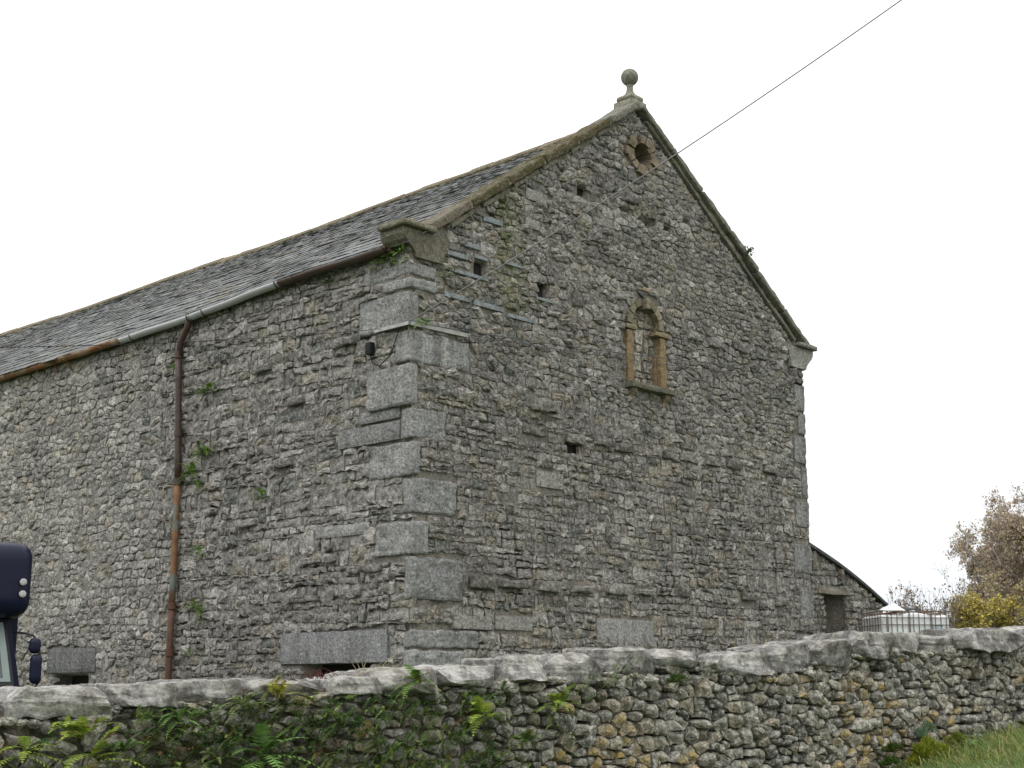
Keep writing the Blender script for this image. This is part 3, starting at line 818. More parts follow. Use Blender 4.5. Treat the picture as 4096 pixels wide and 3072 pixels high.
while v < SL - .1:
    expo = .27 - .15 * (v / SL); ln = expo * 2.0
    u = .10 - g.uniform(0, .2)
    wig = g.uniform(0, 6.28)
    while u < BL - .1:
        wd = g.uniform(.22, .50) * (1 - .4 * v / SL)
        slip = -abs(g.normal(0, .010)) - (g.uniform(.03, .09) if g.random() < .035 else 0); rot = g.normal(0, .010) + (g.normal(0, .04) if g.random() < .04 else 0)
        lift = .020 + abs(g.normal(0, .004)) + (.014 if g.random() < .04 else 0)
        th = g.uniform(.009, .014)
        uu = np.array([u + .004, u + wd * .35, u + wd * .7, u + wd - .004])
        vl = v + slip + rot * (uu - u) + g.normal(0, .006, 4) + .012 * math.sin(u * .7 + wig)
        hl = lift + g.normal(0, .003, 4)
        hi = np.full(4, .002)
        top = rmap(np.concatenate([uu, uu]), np.concatenate([vl, np.full(4, min(v + ln, SL))]), np.concatenate([hl, hi]))
        bot = rmap(uu, vl + .004, hl - th)
        V = np.vstack([top, bot])
        q = [(0, 4, 5, 1), (1, 5, 6, 2), (2, 6, 7, 3), (8, 0, 1, 9), (9, 1, 2, 10), (10, 2, 3, 11), (8, 4, 0, 8)][:6]
        t = [(8, 4, 0), (11, 3, 7)]
        r = g.random(); base = np.array([.142, .148, .151]) if r < .62 else (np.array([.122, .127, .131]) if r < .78 else np.array([.172, .176, .176]))
        if r > .95: base = np.array([.125, .12, .10])
        base = base * g.uniform(.8, 1.2)
        cen = V.mean(0)
        slates.append((V, q, t, np.append(base, .10 + .3 * (v > SL - .5)), wd * expo / np.sum((cen - CAMP) ** 2) * (in_view(cen) + .01)))
        u += wd
    v += expo; row += 1
order = sorted(range(len(slates)), key=lambda i: -slates[i][4]); top300 = set(order[:300]); rest = MB()
for i, (V, q, t, col, _) in enumerate(slates):
    if i in top300:
        mb = MB(); mb.add(V, q, t, col); mb.obj('slate', M['slate'], roof, V.mean(0))
    else: rest.add(V, q, t, col)
rest.obj('slate', M['slate'], roof, kind='stuff')
# ridge stones
u = .35
while u < BL - .3:
    ln = g.uniform(.42, .62)
    pts = rmap(np.array([u, u + ln - .012]), np.array([SL, SL]), np.array([0, 0]))
    V = []
    lift = g.uniform(0, .012)
    for p in pts:
        for o, z in ((.17, -.10), (.165, -.065), (.0, .055), (-.165, -.065), (-.17, -.10)):
            V.append((p[0] + NS[0] * o, p[1] + NS[1] * o, p[2] + z + lift + g.normal(0, .004)))
    q = [(i, i + 5, i + 6, i + 1) for i in range(4)]
    mb = MB(); mb.add(V, q, polys=[[0, 1, 2, 3, 4], [9, 8, 7, 6, 5]], col=(*(np.array((.24, .20, .14)) * g.uniform(.8, 1.15)), .5)); mb.obj('ridge_tile', M['coping'], roof)
    u += ln

# --- gable copings, kneelers, finial
def coping_run(ends, nseg, right=False, thick=.105, d1=.09, d0=-.34):
    (ua, za), (ub, zb_) = ends
    for k in range(nseg):
        t0, t1 = k / nseg, (k + 1) / nseg
        a = np.array([ua + (ub - ua) * t0, za + (zb_ - za) * t0]); b = np.array([ua + (ub - ua) * t1, za + (zb_ - za) * t1])
        off = g.normal(0, .012); c2 = (a + b) / 2 + np.array([0, off])
        dirv = (b - a); L = np.linalg.norm(dirv); dirv /= L
        nrm = np.array([-dirv[1], dirv[0]])
        if nrm[1] < 0: nrm = -nrm
        c2 = c2 - nrm * thick / 2
        X = a3(G) * dirv[0] + UP * dirv[1]; Z = a3(G) * nrm[0] + UP * nrm[1]
        C = g1(c2[0], c2[1], (d0 + d1) / 2 + g.normal(0, .008))
        W, Q = rough_box(C, np.array([X, a3(NG), Z]), (L / 2 - .006, (d1 - d0) / 2, thick / 2), (24, 14, 4), .026, 9, .016, int(g.integers(1e4)))
        clean = (not right and k >= nseg - 1) or right
        cc = (.23, .225, .195, .3) if clean else (.17, .155, .115, 1.0)
        if not right and k == 0: cc = (.20, .175, .14, .4)
        mb = MB(); mb.add(W, Q, col=cc); mb.obj('coping_stone', M['coping'], barn, C, clean)
coping_run(((.12, 6.93), (4.12, 9.75)), 6)
coping_run(((4.26, 9.72), (8.38, 6.92)), 6, True, .085, .085, -.34)
tt = 0.0
k = 0
while tt < 1:                                      # lighter bedding course under the right hand coping
    t0, t1 = tt, min(1, tt + g.uniform(.06, .2)); tt = t1 + .001
    a = np.array([4.4 + 3.65 * t0, 9.525 - 2.575 * t0]); b = np.array([4.4 + 3.65 * t1, 9.525 - 2.575 * t1])
    L = np.linalg.norm(b - a); dv = (b - a) / L; nn = np.array([-dv[1], dv[0]]); c2 = (a + b) / 2
    C = g1(c2[0], c2[1], -.065 + g.normal(0, .008)); k += 1
    W, Q = rough_box(C, np.array([a3(G) * dv[0] + UP * dv[1], a3(NG), a3(G) * nn[0] + UP * nn[1]]), (L / 2 + .01, .08, .042 + g.uniform(-.008, .012)), (10, 3, 3), .028, 6, .02, 300 + k)
    mb = MB(); mb.add(W, Q, col=(*(np.array((.215, .20, .168)) * g.uniform(.85, 1.1)), .1)); mb.obj('bedding_stone', M['mortar'], barn, C)
for k in range(6):                                 # thin bedding slabs below the left hand coping
    t0, t1 = k / 6, (k + 1) / 6 - .03
    a = np.array([.5 + 3.3 * t0, 7.02 + 2.34 * t0]); b = np.array([.5 + 3.3 * t1, 7.02 + 2.34 * t1])
    L = np.linalg.norm(b - a); dv = (b - a) / L; nn = np.array([-dv[1], dv[0]]); c2 = (a + b) / 2
    C = g1(c2[0], c2[1], -.03)
    W, Q = rough_box(C, np.array([a3(G) * dv[0] + UP * dv[1], a3(NG), a3(G) * nn[0] + UP * nn[1]]), (L / 2, .075, .028), (10, 2, 2), .025, 6, .01, 320 + k)
    mb = MB(); mb.add(W, Q, col=(.19, .175, .145, .35)); mb.obj('bedding_stone', M['mortar'], barn, C)

def kneeler(mirror, nm='kneeler'):
    fx = (lambda u: BW - u) if mirror else (lambda u: u)
    prof = [(-.05, 6.50), (.36, 6.50), (.46, 6.83), (-.27, 6.83), (-.265, 6.76), (-.23, 6.70), (-.17, 6.65), (-.11, 6.60), (-.07, 6.55)]
    pts = [(fx(u), z) for u, z in prof]
    if mirror: pts = pts[::-1]
    V, Q, pl = extrude(pts, -.36, .05, g1)
    mb = MB(); mb.add(V, Q, polys=pl, col=(.185, .175, .135, .35) if not mirror else (.30, .295, .26, .05)); o = mb.obj(nm, M['coping'], barn)
    C = g1(fx(-.05), 6.875, -.13)
    W, Q = rough_box(C, AXG, (.26, .24, .036), (12, 8, 2), .012, 9, .008, 61 + mirror)
    mb = MB(); mb.add(W, Q, col=(.24, .23, .17, .4) if not mirror else (.20, .195, .17, .1)); mb.obj('cap_slab', M['coping'], o, C, True)
kneeler(False); kneeler(True)

FC = np.append(g1(4.22, 0, -.16)[:2], 0)
fin = MB()
ax45 = np.array([a3(G), a3(NG), UP])
W, Q = rough_box(FC + (0, 0, 9.71), ax45, (.17, .17, .075), (4, 4, 2), .006, 8, .012, 3); fin.add(W, Q, col=(.30, .295, .235, .35))
W, Q = rough_box(FC + (0, 0, 9.83), ax45, (.145, .145, .05), (4, 4, 2), .006, 8, .03, 4); fin.add(W, Q, col=(.30, .295, .235, .35))
V, Q, pl = lathe(FC, [(.135, 9.87), (.105, 9.89), (.07, 9.93), (.05, 9.98), (.045, 10.03), (.055, 10.065), (.045, 10.07)], 20); fin.add(V, Q, polys=pl, col=(.30, .295, .235, .2))
pf = [(.128 * math.sin(t), 10.185 - .128 * math.cos(t)) for t in np.linspace(.12, math.pi - .02, 16)]
V, Q, pl = lathe(FC, pf, 24); V += (vnoise(V, 9, 5, 3) * .004)[:, None]; fin.add(V, Q, polys=pl, col=(.30, .30, .25, .2))
fin.obj('finial', M['coping'], barn, FC + (0, 0, 9.7), True, label='stone ball finial on its square pedestal')

# --- gutter and downpipe
M['iron_brown'] = plain_mat('iron_brown', (.058, .040, .031), .55, 0, .4, 14, second=(.07, .04, .028))
M['iron_rust'] = plain_mat('iron_rust', (.20, .085, .032), .85, 0, .4, 12, bump=.3, second=(.27, .20, .13))
M['iron_patina'] = plain_mat('iron_patina', (.19, .10, .05), .85, 0, .35, 9, bump=.3, second=(.14, .17, .14), seclim=(.52, .6))
M['iron_red'] = plain_mat('iron_red', (.10, .050, .034), .75, 0, .3, 12)
M['pvc'] = plain_mat('grey_plastic', (.40, .41, .42), .35, 0, .06, 6)
def gut(u0, u1, z0, z1, mat, label, r=.062, rr=None):
    n = 8; k = 14; V = []; mb = MB(); Q = []
    for i in range(k):
        t = i / (k - 1); u = u0 + (u1 - u0) * t; z = z0 + (z1 - z0) * t + .004 * math.sin(u * 5)
        for j in range(n + 1):
            a = math.pi * j / n
            V.append(s1(u, z - r * math.sin(a), .11 + r * math.cos(a)))
    for i in range(k - 1):
        for j in range(n): Q.append((i * (n + 1) + j, i * (n + 1) + j + 1, (i + 1) * (n + 1) + j + 1, (i + 1) * (n + 1) + j))
    mb.add(V, Q, polys=[list(range(n + 1)), list(range((k - 1) * (n + 1), k * (n + 1)))[::-1]])
    o = mb.obj('gutter', mat, barn, s1((u0 + u1) / 2, z0, .11), True, label=label)
    md = o.modifiers.new('wall', 'SOLIDIFY'); md.thickness = .008; md.offset = 0
    return o

GUT = [(.24, 2.30, 'iron_brown', 'dark brown iron gutter length beside the kneeler'), (2.30, 4.28, 'pvc', 'pale grey plastic gutter length right of the downpipe'), (4.28, 6.1, 'pvc', 'grey plastic gutter length left of the downpipe'), (6.1, 8.0, 'iron_rust', 'rust orange gutter length'), (8.0, 10.0, 'iron_rust', 'pale peeling rusty gutter length'), (10.0, 12.6, 'iron_rust', 'far rusty gutter length'), (12.6, BL, 'iron_brown', 'far brown gutter length')]
for a, b, mt, lb in GUT:
    go = gut(a, b, GZ(a), GZ(b), M[mt], lb)
    for uu in ([a + .06, b - .3] if b < 9 else [a + .1]):
        mb = MB(); p = [s1(uu, GZ(uu) - .068 * math.sin(t), .11 + .068 * math.cos(t)) for t in np.linspace(0, math.pi, 9)]
        V, Q, pl = tube(p, .010, 5); mb.add(V, Q, polys=pl)
        V, Q, pl = tube([s1(uu, GZ(uu) - .06, .09), s1(uu, GZ(uu) - .15, .05), s1(uu, GZ(uu) - .19, .01)], .009, 5); mb.add(V, Q, polys=pl)
        mb.obj('gutter_bracket', M['iron_brown'] if mt != 'iron_rust' else M['iron_rust'], go)
pipe = MB(); V, Q, pl = tube([s1(4.38, 6.60, .11), s1(4.38, 6.45, .11), s1(4.42, 6.40, .10), s1(4.55, 6.27, .09), s1(4.60, 6.2, .085), s1(4.60, 6.05, .08)], .045, 10); pipe.add(V, Q, polys=pl)
pipe = pipe.obj('downpipe', M['iron_brown'], barn, s1(4.4, 6.4, .1), True, label='downpipe with swan neck, brown above and rusty below')
for z1_, z0_, mt, lb in [(6.05, 4.30, 'iron_brown', 'dark brown pipe length'), (4.30, 2.66, 'iron_patina', 'rusty orange pipe length with green paint left'), (2.66, .5, 'iron_red', 'red brown pipe length')]:
    mb = MB(); uu = lambda z: 4.60 + (.05 if 2.6 < z < 5 else 0)
    V, Q, pl = tube([s1(4.62, z, .085) for z in np.linspace(z1_, z0_, 6)], .045, 12); mb.add(V, Q, polys=pl); mb.obj('pipe_length', M[mt], pipe, None, True, label=lb)
for z in (6.06, 4.98, 4.32, 2.66, 2.05):
    mb = MB(); V, Q, pl = tube([s1(4.62, z + .05, .085), s1(4.62, z - .04, .085)], .058, 12); mb.add(V, Q, polys=pl)
    V, Q, pl = tube([s1(4.52, z, .02), s1(4.72, z, .02)], .012, 5); mb.add(V, Q, polys=pl); mb.obj('pipe_collar', M['iron_brown'] if z > 3 else M['iron_red'], pipe, None, False)

# --- bracket strap, box and wires on the corner
M['zinc'] = plain_mat('zinc_strap', (.36, .36, .345), .6, 0, .2, 10)
M['cable'] = plain_mat('cable_grey', (.22, .22, .225), .6)
M['cable_dark'] = plain_mat('cable_dark', (.08, .08, .085), .6)
M['black_plastic'] = plain_mat('black_plastic', (.014, .014, .016), .6, spec=.15)
cz = 5.69
mb = MB()
mb.add([*(g1(-.14, cz + h, .055) for h in (-.02, .02)), *(g1(.78, cz + .02 + h, .055) for h in (-.025, .025)), *(g1(-.14, cz + h, .04) for h in (-.02, .02)), *(g1(.78, cz + .02 + h, .03) for h in (-.025, .025))], [(0, 2, 3, 1), (4, 5, 7, 6), (1, 3, 7, 5), (0, 4, 6, 2), (2, 6, 7, 3)], col=(.5, .5, .5, 0))
q = [P0 + G * -.17 + S * t for t in (-.05, .55)]
qb = [P0 + G * -.155 + S * t for t in (-.05, .55)]
mb.add([(q[0][0], q[0][1], cz - .02), (q[0][0], q[0][1], cz + .02), (q[1][0], q[1][1], cz - .02), (q[1][0], q[1][1], cz + .02), (qb[0][0], qb[0][1], cz - .02), (qb[0][0], qb[0][1], cz + .02), (qb[1][0], qb[1][1], cz - .02), (qb[1][0], qb[1][1], cz + .02)], [(0, 1, 3, 2), (4, 6, 7, 5), (1, 5, 7, 3), (0, 2, 6, 4), (2, 3, 7, 6)])
mb.obj('corner_strap', M['zinc'], barn, None, False, label='pale metal strap bent round the corner quoins')
mb = MB(); W, Q = rough_box(s1(.64, 5.50, .07), AXS, (.05, .04, .075), (3, 3, 3), 0, 1, .012); mb.add(W, Q)
V, Q, pl = tube([s1(.64, 5.43, .07), s1(.62, 5.33, .06), s1(.5, 5.27, .06), s1(.3, 5.38, .05), s1(.14, 5.66, .05)], .007, 5); mb.add(V, Q, polys=pl)
mb.obj('cable_box', M['black_plastic'], barn, None, False, label='small black cable box with hanging lead')
hook = P0 + G * -.17 + S * -.10
hk = np.array([hook[0], hook[1], cz + .02])
def wire(name, a, b, sag, r, label, n=30, mat='cable'):
    t = np.linspace(0, 1, n)[:, None]
    p = np.asarray(a) * (1 - t) + np.asarray(b) * t; p[:, 2] -= sag * 4 * (t * (1 - t))[:, 0]
    mb = MB(); V, Q, pl = tube(p, r, 6); mb.add(V, Q, polys=pl)
    return mb.obj(name, M[mat], None, p[0], True, label=label, cat='wire')
def ray(px, py, dist):                              # point at a distance along a photograph direction (4096 wide)
    X = (px - 2048) / 5703.2; Y = -(py - 1536) / 5703.2
    d = np.array([X, math.cos(PITCH) - Y * math.sin(PITCH), math.sin(PITCH) + Y * math.cos(PITCH)])
    return CAMP + d * (dist / d[1])
wire('overhead_wire', hk, ray(4700, -800, 11.0), .16, .0066, 'thin wire running from the barn corner strap up across the white sky')
wire('overhead_wire', (*(P0 + S * .45 + NS * .14), cz + .02), ray(-700, 1395, 9.5), .06, .0035, 'thin black wire crossing the side wall, gutter and roof to the left', mat='black_plastic')
wire('overhead_wire', g1(.05, 5.70, .09), g1(8.2, 6.47, .06), .06, .006, 'upper of two wires slung along the gable below the arched window top', mat='cable_dark')
wire('overhead_wire', g1(.8, 5.71, .08), g1(8.2, 6.34, .05), .05, .005, 'lower of two wires slung along the gable across the window jambs', mat='cable_dark')

# ------------------------------------------------------------------ lean-to at the right of the barn
LD = -.30                                          # set back from the gable face
lt = empty('lean_to', g1(9.3, ground(*g1(9.3, 0, 0)[:2]), LD), 'low stone lean-to with dark doorway against the right of the barn', 'outbuilding')
LTOP = lambda u: 3.90 - .29 * (u - 8.22) - .045 * max(0, u - 9.0) ** 2
DOOR = (9.06, 9.72, 1.0, 3.06)
def d_lt(P):
    d = np.full(len(P), 0.0)
    d[(P[:, 0] > DOOR[0]) & (P[:, 0] < DOOR[1]) & (P[:, 1] < DOOR[3])] = -1.5
    return d
lmap = lambda V: gmap(np.asarray(V) + np.array([0, 0, LD]))
ltw = heightfield(8.15, 10.9, 1.0, 3.95, .05, d_lt, lmap, False, (.18, .165, .135), lambda u, z: z < 3.90 - .29 * (u - 8.22) - .045 * np.clip(u - 9.0, 0, 9) ** 2).obj('wall', M['mortar'], lt, None, True)
g = np.random.default_rng(71)
stones = []
for P in layout(lambda z: 8.2, lambda z: 10.87, courses(1.2, 3.9, g, lambda g, z: g.uniform(.07, .12)), g, lambda g, u, z, h: float(np.clip(g.gamma(5, .036), .07, .4)), .35, .1, .1, .15, [DOOR, (8.9, 9.85, 3.06, 3.16)]):
    u, z = P.mean(0)
    if z > LTOP(u) - .05: continue
    V = stone_geo(inset(P, .009), g, .05, max(.008, g.normal(.028, .01)), .28, 10, .6, 2)
    stones.append((V, stone_topo(10, 4), np.append(rubble_col(g, .3), .05), area(P)))
for P in layout(lambda z: 9.10, lambda z: 9.68, courses(1.2, 2.85, g, lambda g, z: g.uniform(.08, .12)), g, lambda g, u, z, h: g.uniform(.12, .25), .3, .1, .1, .1, []):
    V = stone_geo(inset(P, .01), g, .05, .04, .28, 10, .6, 2); V[:, 2] -= 1.15 - .9 * (V[:, 0] - 9.10)
    stones.append((V, stone_topo(10, 4), np.append(rubble_col(g, .3), .05), area(P)))
emit_stones(stones, lmap, False, ltw, M['rubble'])
slab_obj('door_lintel', 8.88, 9.86, 3.06, 3.16, -.5, LD + .03, M['brownstone'], lt, g1, AXG, (.22, .20, .16, .1), .01, .012, (8, 3, 2))
V = []
uu = np.linspace(8.2, 10.97, 12)
for d in (.06, -5.0):
    for u in uu: V.append(g1(u, LTOP(u) + .0, LD + d)); V.append(g1(u, LTOP(u) + .05, LD + d))
n = 24
Q = [(2 * i, 2 * i + 2, 2 * i + 3, 2 * i + 1) for i in range(11)] + [(2 * i + 1, 2 * i + 3, 2 * i + 3 + n, 2 * i + 1 + n) for i in range(11)] + [(2 * i, 2 * i + n, 2 * i + 2 + n, 2 * i + 2) for i in range(11)] + [(22, 22 + n, 23 + n, 23)]
mb = MB(); mb.add(V, Q, col=(.07, .072, .075, .1)); mb.obj('roof', M['slate'], lt)
mb = MB(); mb.add([g1(10.87, 1.0, LD), g1(10.87, LTOP(10.87), LD), g1(10.87, LTOP(10.87), LD - 5), g1(10.87, 1.0, LD - 5)], [(0, 3, 2, 1)], col=(.15, .135, .11, 0)); mb.obj('end_wall', M['mortar'], lt)
slab_obj('eaves_stone', 9.48, 9.58, 3.30, 3.47, LD - .1, LD + .08, M['rubble'], lt, g1, AXG, (.13, .11, .09, .1), .01, .01, (3, 3, 3))

# ------------------------------------------------------------------ liquid container in its cage, with crumpled sheet on top
IC = np.array([5.86, 21.55]); ia = R(6); iz = ground(*IC) + .0
IX = np.array([math.cos(ia), math.sin(ia), 0]); IY = np.array([-math.sin(ia), math.cos(ia), 0]); AXI = np.array([IX, IY, UP])
ibc = empty('liquid_container', (IC[0], IC[1], iz), 'white plastic liquid container in rusty wire cage beside the lean-to', 'container')
ip = lambda x, y, z: np.array([IC[0], IC[1], 0]) + IX * x + IY * y + UP * z
ZT = 2.665                                          # tank top
M['tank'] = plain_mat('white_tank_plastic', (.66, .68, .69), .35, 0, .05, 5, second=(.58, .59, .58))
M['cage'] = plain_mat('cage_rust', (.13, .115, .10), .8, 0, .3, 20, second=(.13, .08, .055))
mb = MB(); W, Q = rough_box(ip(0, 0, ZT - .47), AXI, (.525, .44, .47), (24, 20, 16), .004, 3, .075, 4, warp=lambda L, V: L + np.column_stack([0 * L[:, 0], 0 * L[:, 0], .02 * np.cos(L[:, 0] * 9) * (V[:, 2] > .98)]))
mb.add(W, Q); mb.obj('tank', M['tank'], ibc, None, True)
mb = MB(); V, Q, pl = lathe(ip(0.1, 0, ZT - .01), [(.11, 0), (.11, .04), (.09, .05)], 18); mb.add(V, Q, polys=pl); mb.obj('lid', M['black_plastic'], ibc)
for x in (-.22, .24):
    mb = MB(); W, Q = boxv(ip(x, .0, ZT + .03), AXI, (.03, .46, .012)); mb.add(W, Q); mb.obj('top_bar', M['iron_rust'], ibc)
def bar(a, b, r=.011):
    V, Q, pl = tube([a, b], r, 6); mb = MB(); mb.add(V, Q, polys=pl); mb.obj('cage_bar', M['cage'], ibc, (np.asarray(a) + b) / 2)
for z in (ZT + .035, ZT - .06, ZT - .16, ZT - .34, ZT - .54, ZT - .76, ZT - .95):
    for (x0, y0, x1, y1) in ((-.54, -.46, .54, -.46), (.54, -.46, .54, .46), (.54, .46, -.54, .46), (-.54, .46, -.54, -.46)): bar(ip(x0, y0, z), ip(x1, y1, z), .007)
for k in range(14):
    for y in (-.455, .455): bar(ip(-.54 + k * 1.08 / 13 + (.012 if k % 4 == 1 else 0), y, ZT + .035), ip(-.54 + k * 1.08 / 13, y, iz + .14), .006)
    if k % 4 == 1: bar(ip(-.51 + k * 1.08 / 13, -.455, ZT + .035), ip(-.51 + k * 1.08 / 13, -.455, iz + .14), .006)
for k in range(1, 8):
    for x in (-.54, .54): bar(ip(x, -.46 + k * .92 / 8, ZT + .035), ip(x, -.46 + k * .92 / 8, iz + .14), .006)
mb = MB(); W, Q = boxv(ip(.33, -.448, ZT - .25), AXI, (.07, .004, .09)); mb.add(W, Q); mb.obj('grey_plate', plain_mat('plate_grey', (.36, .42, .45), .5), ibc)
for k in range(5):
    mb = MB(); W, Q = boxv(ip(-.5 + k * .25, 0, iz + .12), AXI, (.05, .5, .012)); mb.add(W, Q); mb.obj('pallet_board', plain_mat('pallet_wood', (.2, .16, .11), .85) if k == 0 else bpy.data.materials['pallet_wood'], ibc)
for y in (-.42, 0, .42):
    mb = MB(); W, Q = boxv(ip(0, y, iz + .06), AXI, (.54, .05, .05)); mb.add(W, Q); mb.obj('pallet_bearer', bpy.data.materials['pallet_wood'], ibc)
# crumpled sheet: white outside, black inside
sh = empty('plastic_sheet', ip(-.18, .1, ZT + .06), 'crumpled black and white plastic sheet lying on the caged container', 'sheet')
nx, ny = 18, 10
def sheet_part(x0, x1, y0, y1, zf, mat, name):
    V = []
    for j in range(ny):
        for i in range(nx):
            a, b = i / (nx - 1), j / (ny - 1); x = x0 + (x1 - x0) * a; y = y0 + (y1 - y0) * b
            V.append(ip(x, y, zf(a, b)))
    V = np.array(V); V[:, 2] += .014 * vnoise(V, 9, 8, 3)
    Q = [(j * nx + i, j * nx + i + 1, (j + 1) * nx + i + 1, (j + 1) * nx + i) for j in range(ny - 1) for i in range(nx - 1)]
    mb = MB(); mb.add(V, Q); o = mb.obj(name, mat, sh, None, True); md = o.modifiers.new('thick', 'SOLIDIFY'); md.thickness = .006
sheet_part(-.36, -.12, -.38, .1, lambda a, b: ZT + .05 + .14 * b * (0.25 + .75 * a), M['tank'], 'white_side')
sheet_part(-.19, .12, -.30, .15, lambda a, b: ZT + .05 + .10 * b * (1 - .25 * a) + .03 * a * (1 - b), M['black_plastic'], 'black_side')

# ------------------------------------------------------------------ lorry at the far left
la = R(23)
LF = np.array([-4.68, 14.0]) - 1.13 * np.array([math.cos(la), math.sin(la)])
LX = np.array([math.cos(la), math.sin(la), 0]); LY = np.array([-math.sin(la), math.cos(la), 0]); AXL = np.array([LX, LY, UP])
lz = ground(*LF)
lorry = empty('lorry', (LF[0], LF[1] + 2, lz), 'dark blue lorry with overcab box and round marker lamps at far left', 'lorry')
lp = lambda x, y, z: np.array([LF[0], LF[1], 0]) + LX * x + LY * y + UP * z
m_, t_, b_ = new_mat('navy_paint'); b_.inputs['Base Color'].default_value = (.004, .006, .024, 1); b_.inputs['Specular IOR Level'].default_value = .25
nn_ = noise(t_, N(t_, 'ShaderNodeTexCoord').outputs['Object'], 7, 6, .6); t_.links.new(mrange(t_, nn_, .3, .7, .30, .5), b_.inputs['Roughness'])
M['navy'] = m_
m_, t_, b_ = new_mat('windscreen_glass'); b_.inputs['Base Color'].default_value = (.03, .045, .04, 1); b_.inputs['Roughness'].default_value = .06; b_.inputs['Specular IOR Level'].default_value = .7
M['glass'] = m_
M['rubber'] = plain_mat('black_rubber', (.012, .012, .013), .6)
M['ws_reflection'] = plain_mat('painted_reflection', (.20, .25, .24), .4, 0, .1, 5)  # grey-green of the light mirrored by the windscreen, painted as plain colour
M['lens'] = plain_mat('clear_lamp_lens', (.38, .39, .38), .25, 0, .6, 90)
M['chrome'] = plain_mat('chrome', (.5, .5, .5), .2, 1.0, .1)
# overcab box running back into the body
mb = MB(); W, Q = rough_box(lp(-.02, .55, 2.635), AXL, (1.15, .62, .365), (20, 12, 12), 0, 1, .16); mb.add(W, Q); oc = mb.obj('overcab', M['navy'], lorry, None, True)
mb = MB(); W, Q = rough_box(lp(-.02, 2.75, 1.85), AXL, (1.14, 1.65, 1.2), (4, 4, 4), 0, 1, .05); mb.add(W, Q); mb.obj('box_body', M['navy'], lorry, None, False)
mb = MB(); W, Q = boxv(lp(-.45, -.074, 2.475), AXL, (.55, .003, .004)); mb.add(W, Q); mb.obj('trim_line', M['chrome'], oc)
for z in (2.605, 2.49):
    mb = MB()
    c = lp(1.045, -.068, z)
    for r, dd, mt in ((.042, .0, 'rim'), ):
        V, Q, pl = tube([c + LY * .01, c - LY * .008], .040, 16); mb.add(V, Q, polys=pl)
    la_ = mb.obj('marker_lamp', M['rubber'], oc)
    mb = MB(); V, Q, pl = tube([c - LY * .006, c - LY * .016, c - LY * .020], [.034, .032, .02], 16); mb.add(V, Q, polys=pl); mb.obj('lens', M['lens'], la_)
# cab: raked front
def cabring(z, y, hw, rr=.12): return z, y, hw
V = []; secs = [(.55, -.02, 1.08), (1.25, -.05, 1.10), (1.60, -.02, 1.09), (1.95, .09, 1.03), (2.29, .22, .97)]
for z, y, hw in secs:
    for x, yy in ((-hw, 1.05), (-hw, y + .10), (-hw + .05, y + .04), (-hw + .3, y), (hw - .3, y), (hw - .05, y + .04), (hw, y + .10), (hw, 1.05)): V.append(lp(x, yy, z))
Q = []
for i in range(len(secs) - 1):
    for j in range(8):
        jj = (j + 1) % 8; Q.append((i * 8 + j, i * 8 + jj, (i + 1) * 8 + jj, (i + 1) * 8 + j))
mb = MB(); mb.add(V, Q, polys=[list(range(8))[::-1], list(range(32, 40))]); cab = mb.obj('cab', M['navy'], lorry, None, False)
def ws(x0, x1, z0, z1, off, mat, name, parent):
    y = lambda z: np.interp(z, [1.25, 1.6, 1.95, 2.27], [-.05, -.02, .09, .22])
    hw = lambda z: np.interp(z, [1.25, 1.6, 1.95, 2.27], [1.10, 1.09, 1.03, .97])
    V = []; Q = []
    zz = np.linspace(z0, z1, 8)
    for z in zz:
        e0 = x0 * hw(z); e1 = x1 * hw(z)
        for x in (e0, -hw(z) + .3 if x0 < 0 else e0 + .01, hw(z) - .3 if x1 > .75 else e1 - .01, e1):
            yy = y(z) + (.04 * max(0, (abs(x) - (hw(z) - .3)) / .25))
            V.append(lp(x, yy - off, z))
    for i in range(7):
        for j in range(3): Q.append((i * 4 + j, i * 4 + j + 1, (i + 1) * 4 + j + 1, (i + 1) * 4 + j))
    mb = MB(); mb.add(V, Q); o = mb.obj(name, mat, parent, None, False); md = o.modifiers.new('t', 'SOLIDIFY'); md.thickness = .004
    return o
wsc = ws(-.95, .95, 1.62, 2.26, .008, M['rubber'], 'windscreen_seal', cab)
ws(-.91, .925, 1.66, 2.23, .014, M['ws_reflection'], 'windscreen_reflection', cab)  # pale strip: painted reflection round the glass, not a separate trim
ws(-.86, .862, 1.70, 2.22, .020, M['glass'], 'windscreen', cab)
mb = MB(); V, Q, pl = tube([lp(.80, -.05, 1.66), lp(.72, -.02, 1.80), lp(.52, .03, 2.0)], .008, 5); mb.add(V, Q, polys=pl); mb.obj('wiper', M['rubber'], cab)
for zz_ in (2.40, 2.86):
    mb = MB(); W, Q = boxv(lp(-.02, .55, zz_), AXL, (1.1515, .45, .003)); mb.add(W, Q); mb.obj('panel_seam', M['rubber'], oc)
mb = MB(); V, Q, pl = tube([lp(1.0, .12, 2.13), lp(1.1, .02, 2.12), lp(1.17, -.02, 2.10), lp(1.22, -.03, 2.05), lp(1.25, -.03, 1.85), lp(1.255, -.03, 1.66), lp(1.22, -.02, 1.61), lp(1.05, .05, 1.59)], .011, 8); mb.add(V, Q, polys=pl)
mir = mb.obj('mirror_arm', M['rubber'], lorry, None, True)
for x, z, hx, hz in ((1.195, 2.0, .055, .075), (1.215, 1.78, .055, .14)):
    mb = MB(); W, Q = rough_box(lp(x, -.03, z), AXL, (hx, .05, hz), (8, 6, 8), 0, 1, .045); mb.add(W, Q); mb.obj('mirror', M['navy'], mir, None, True)
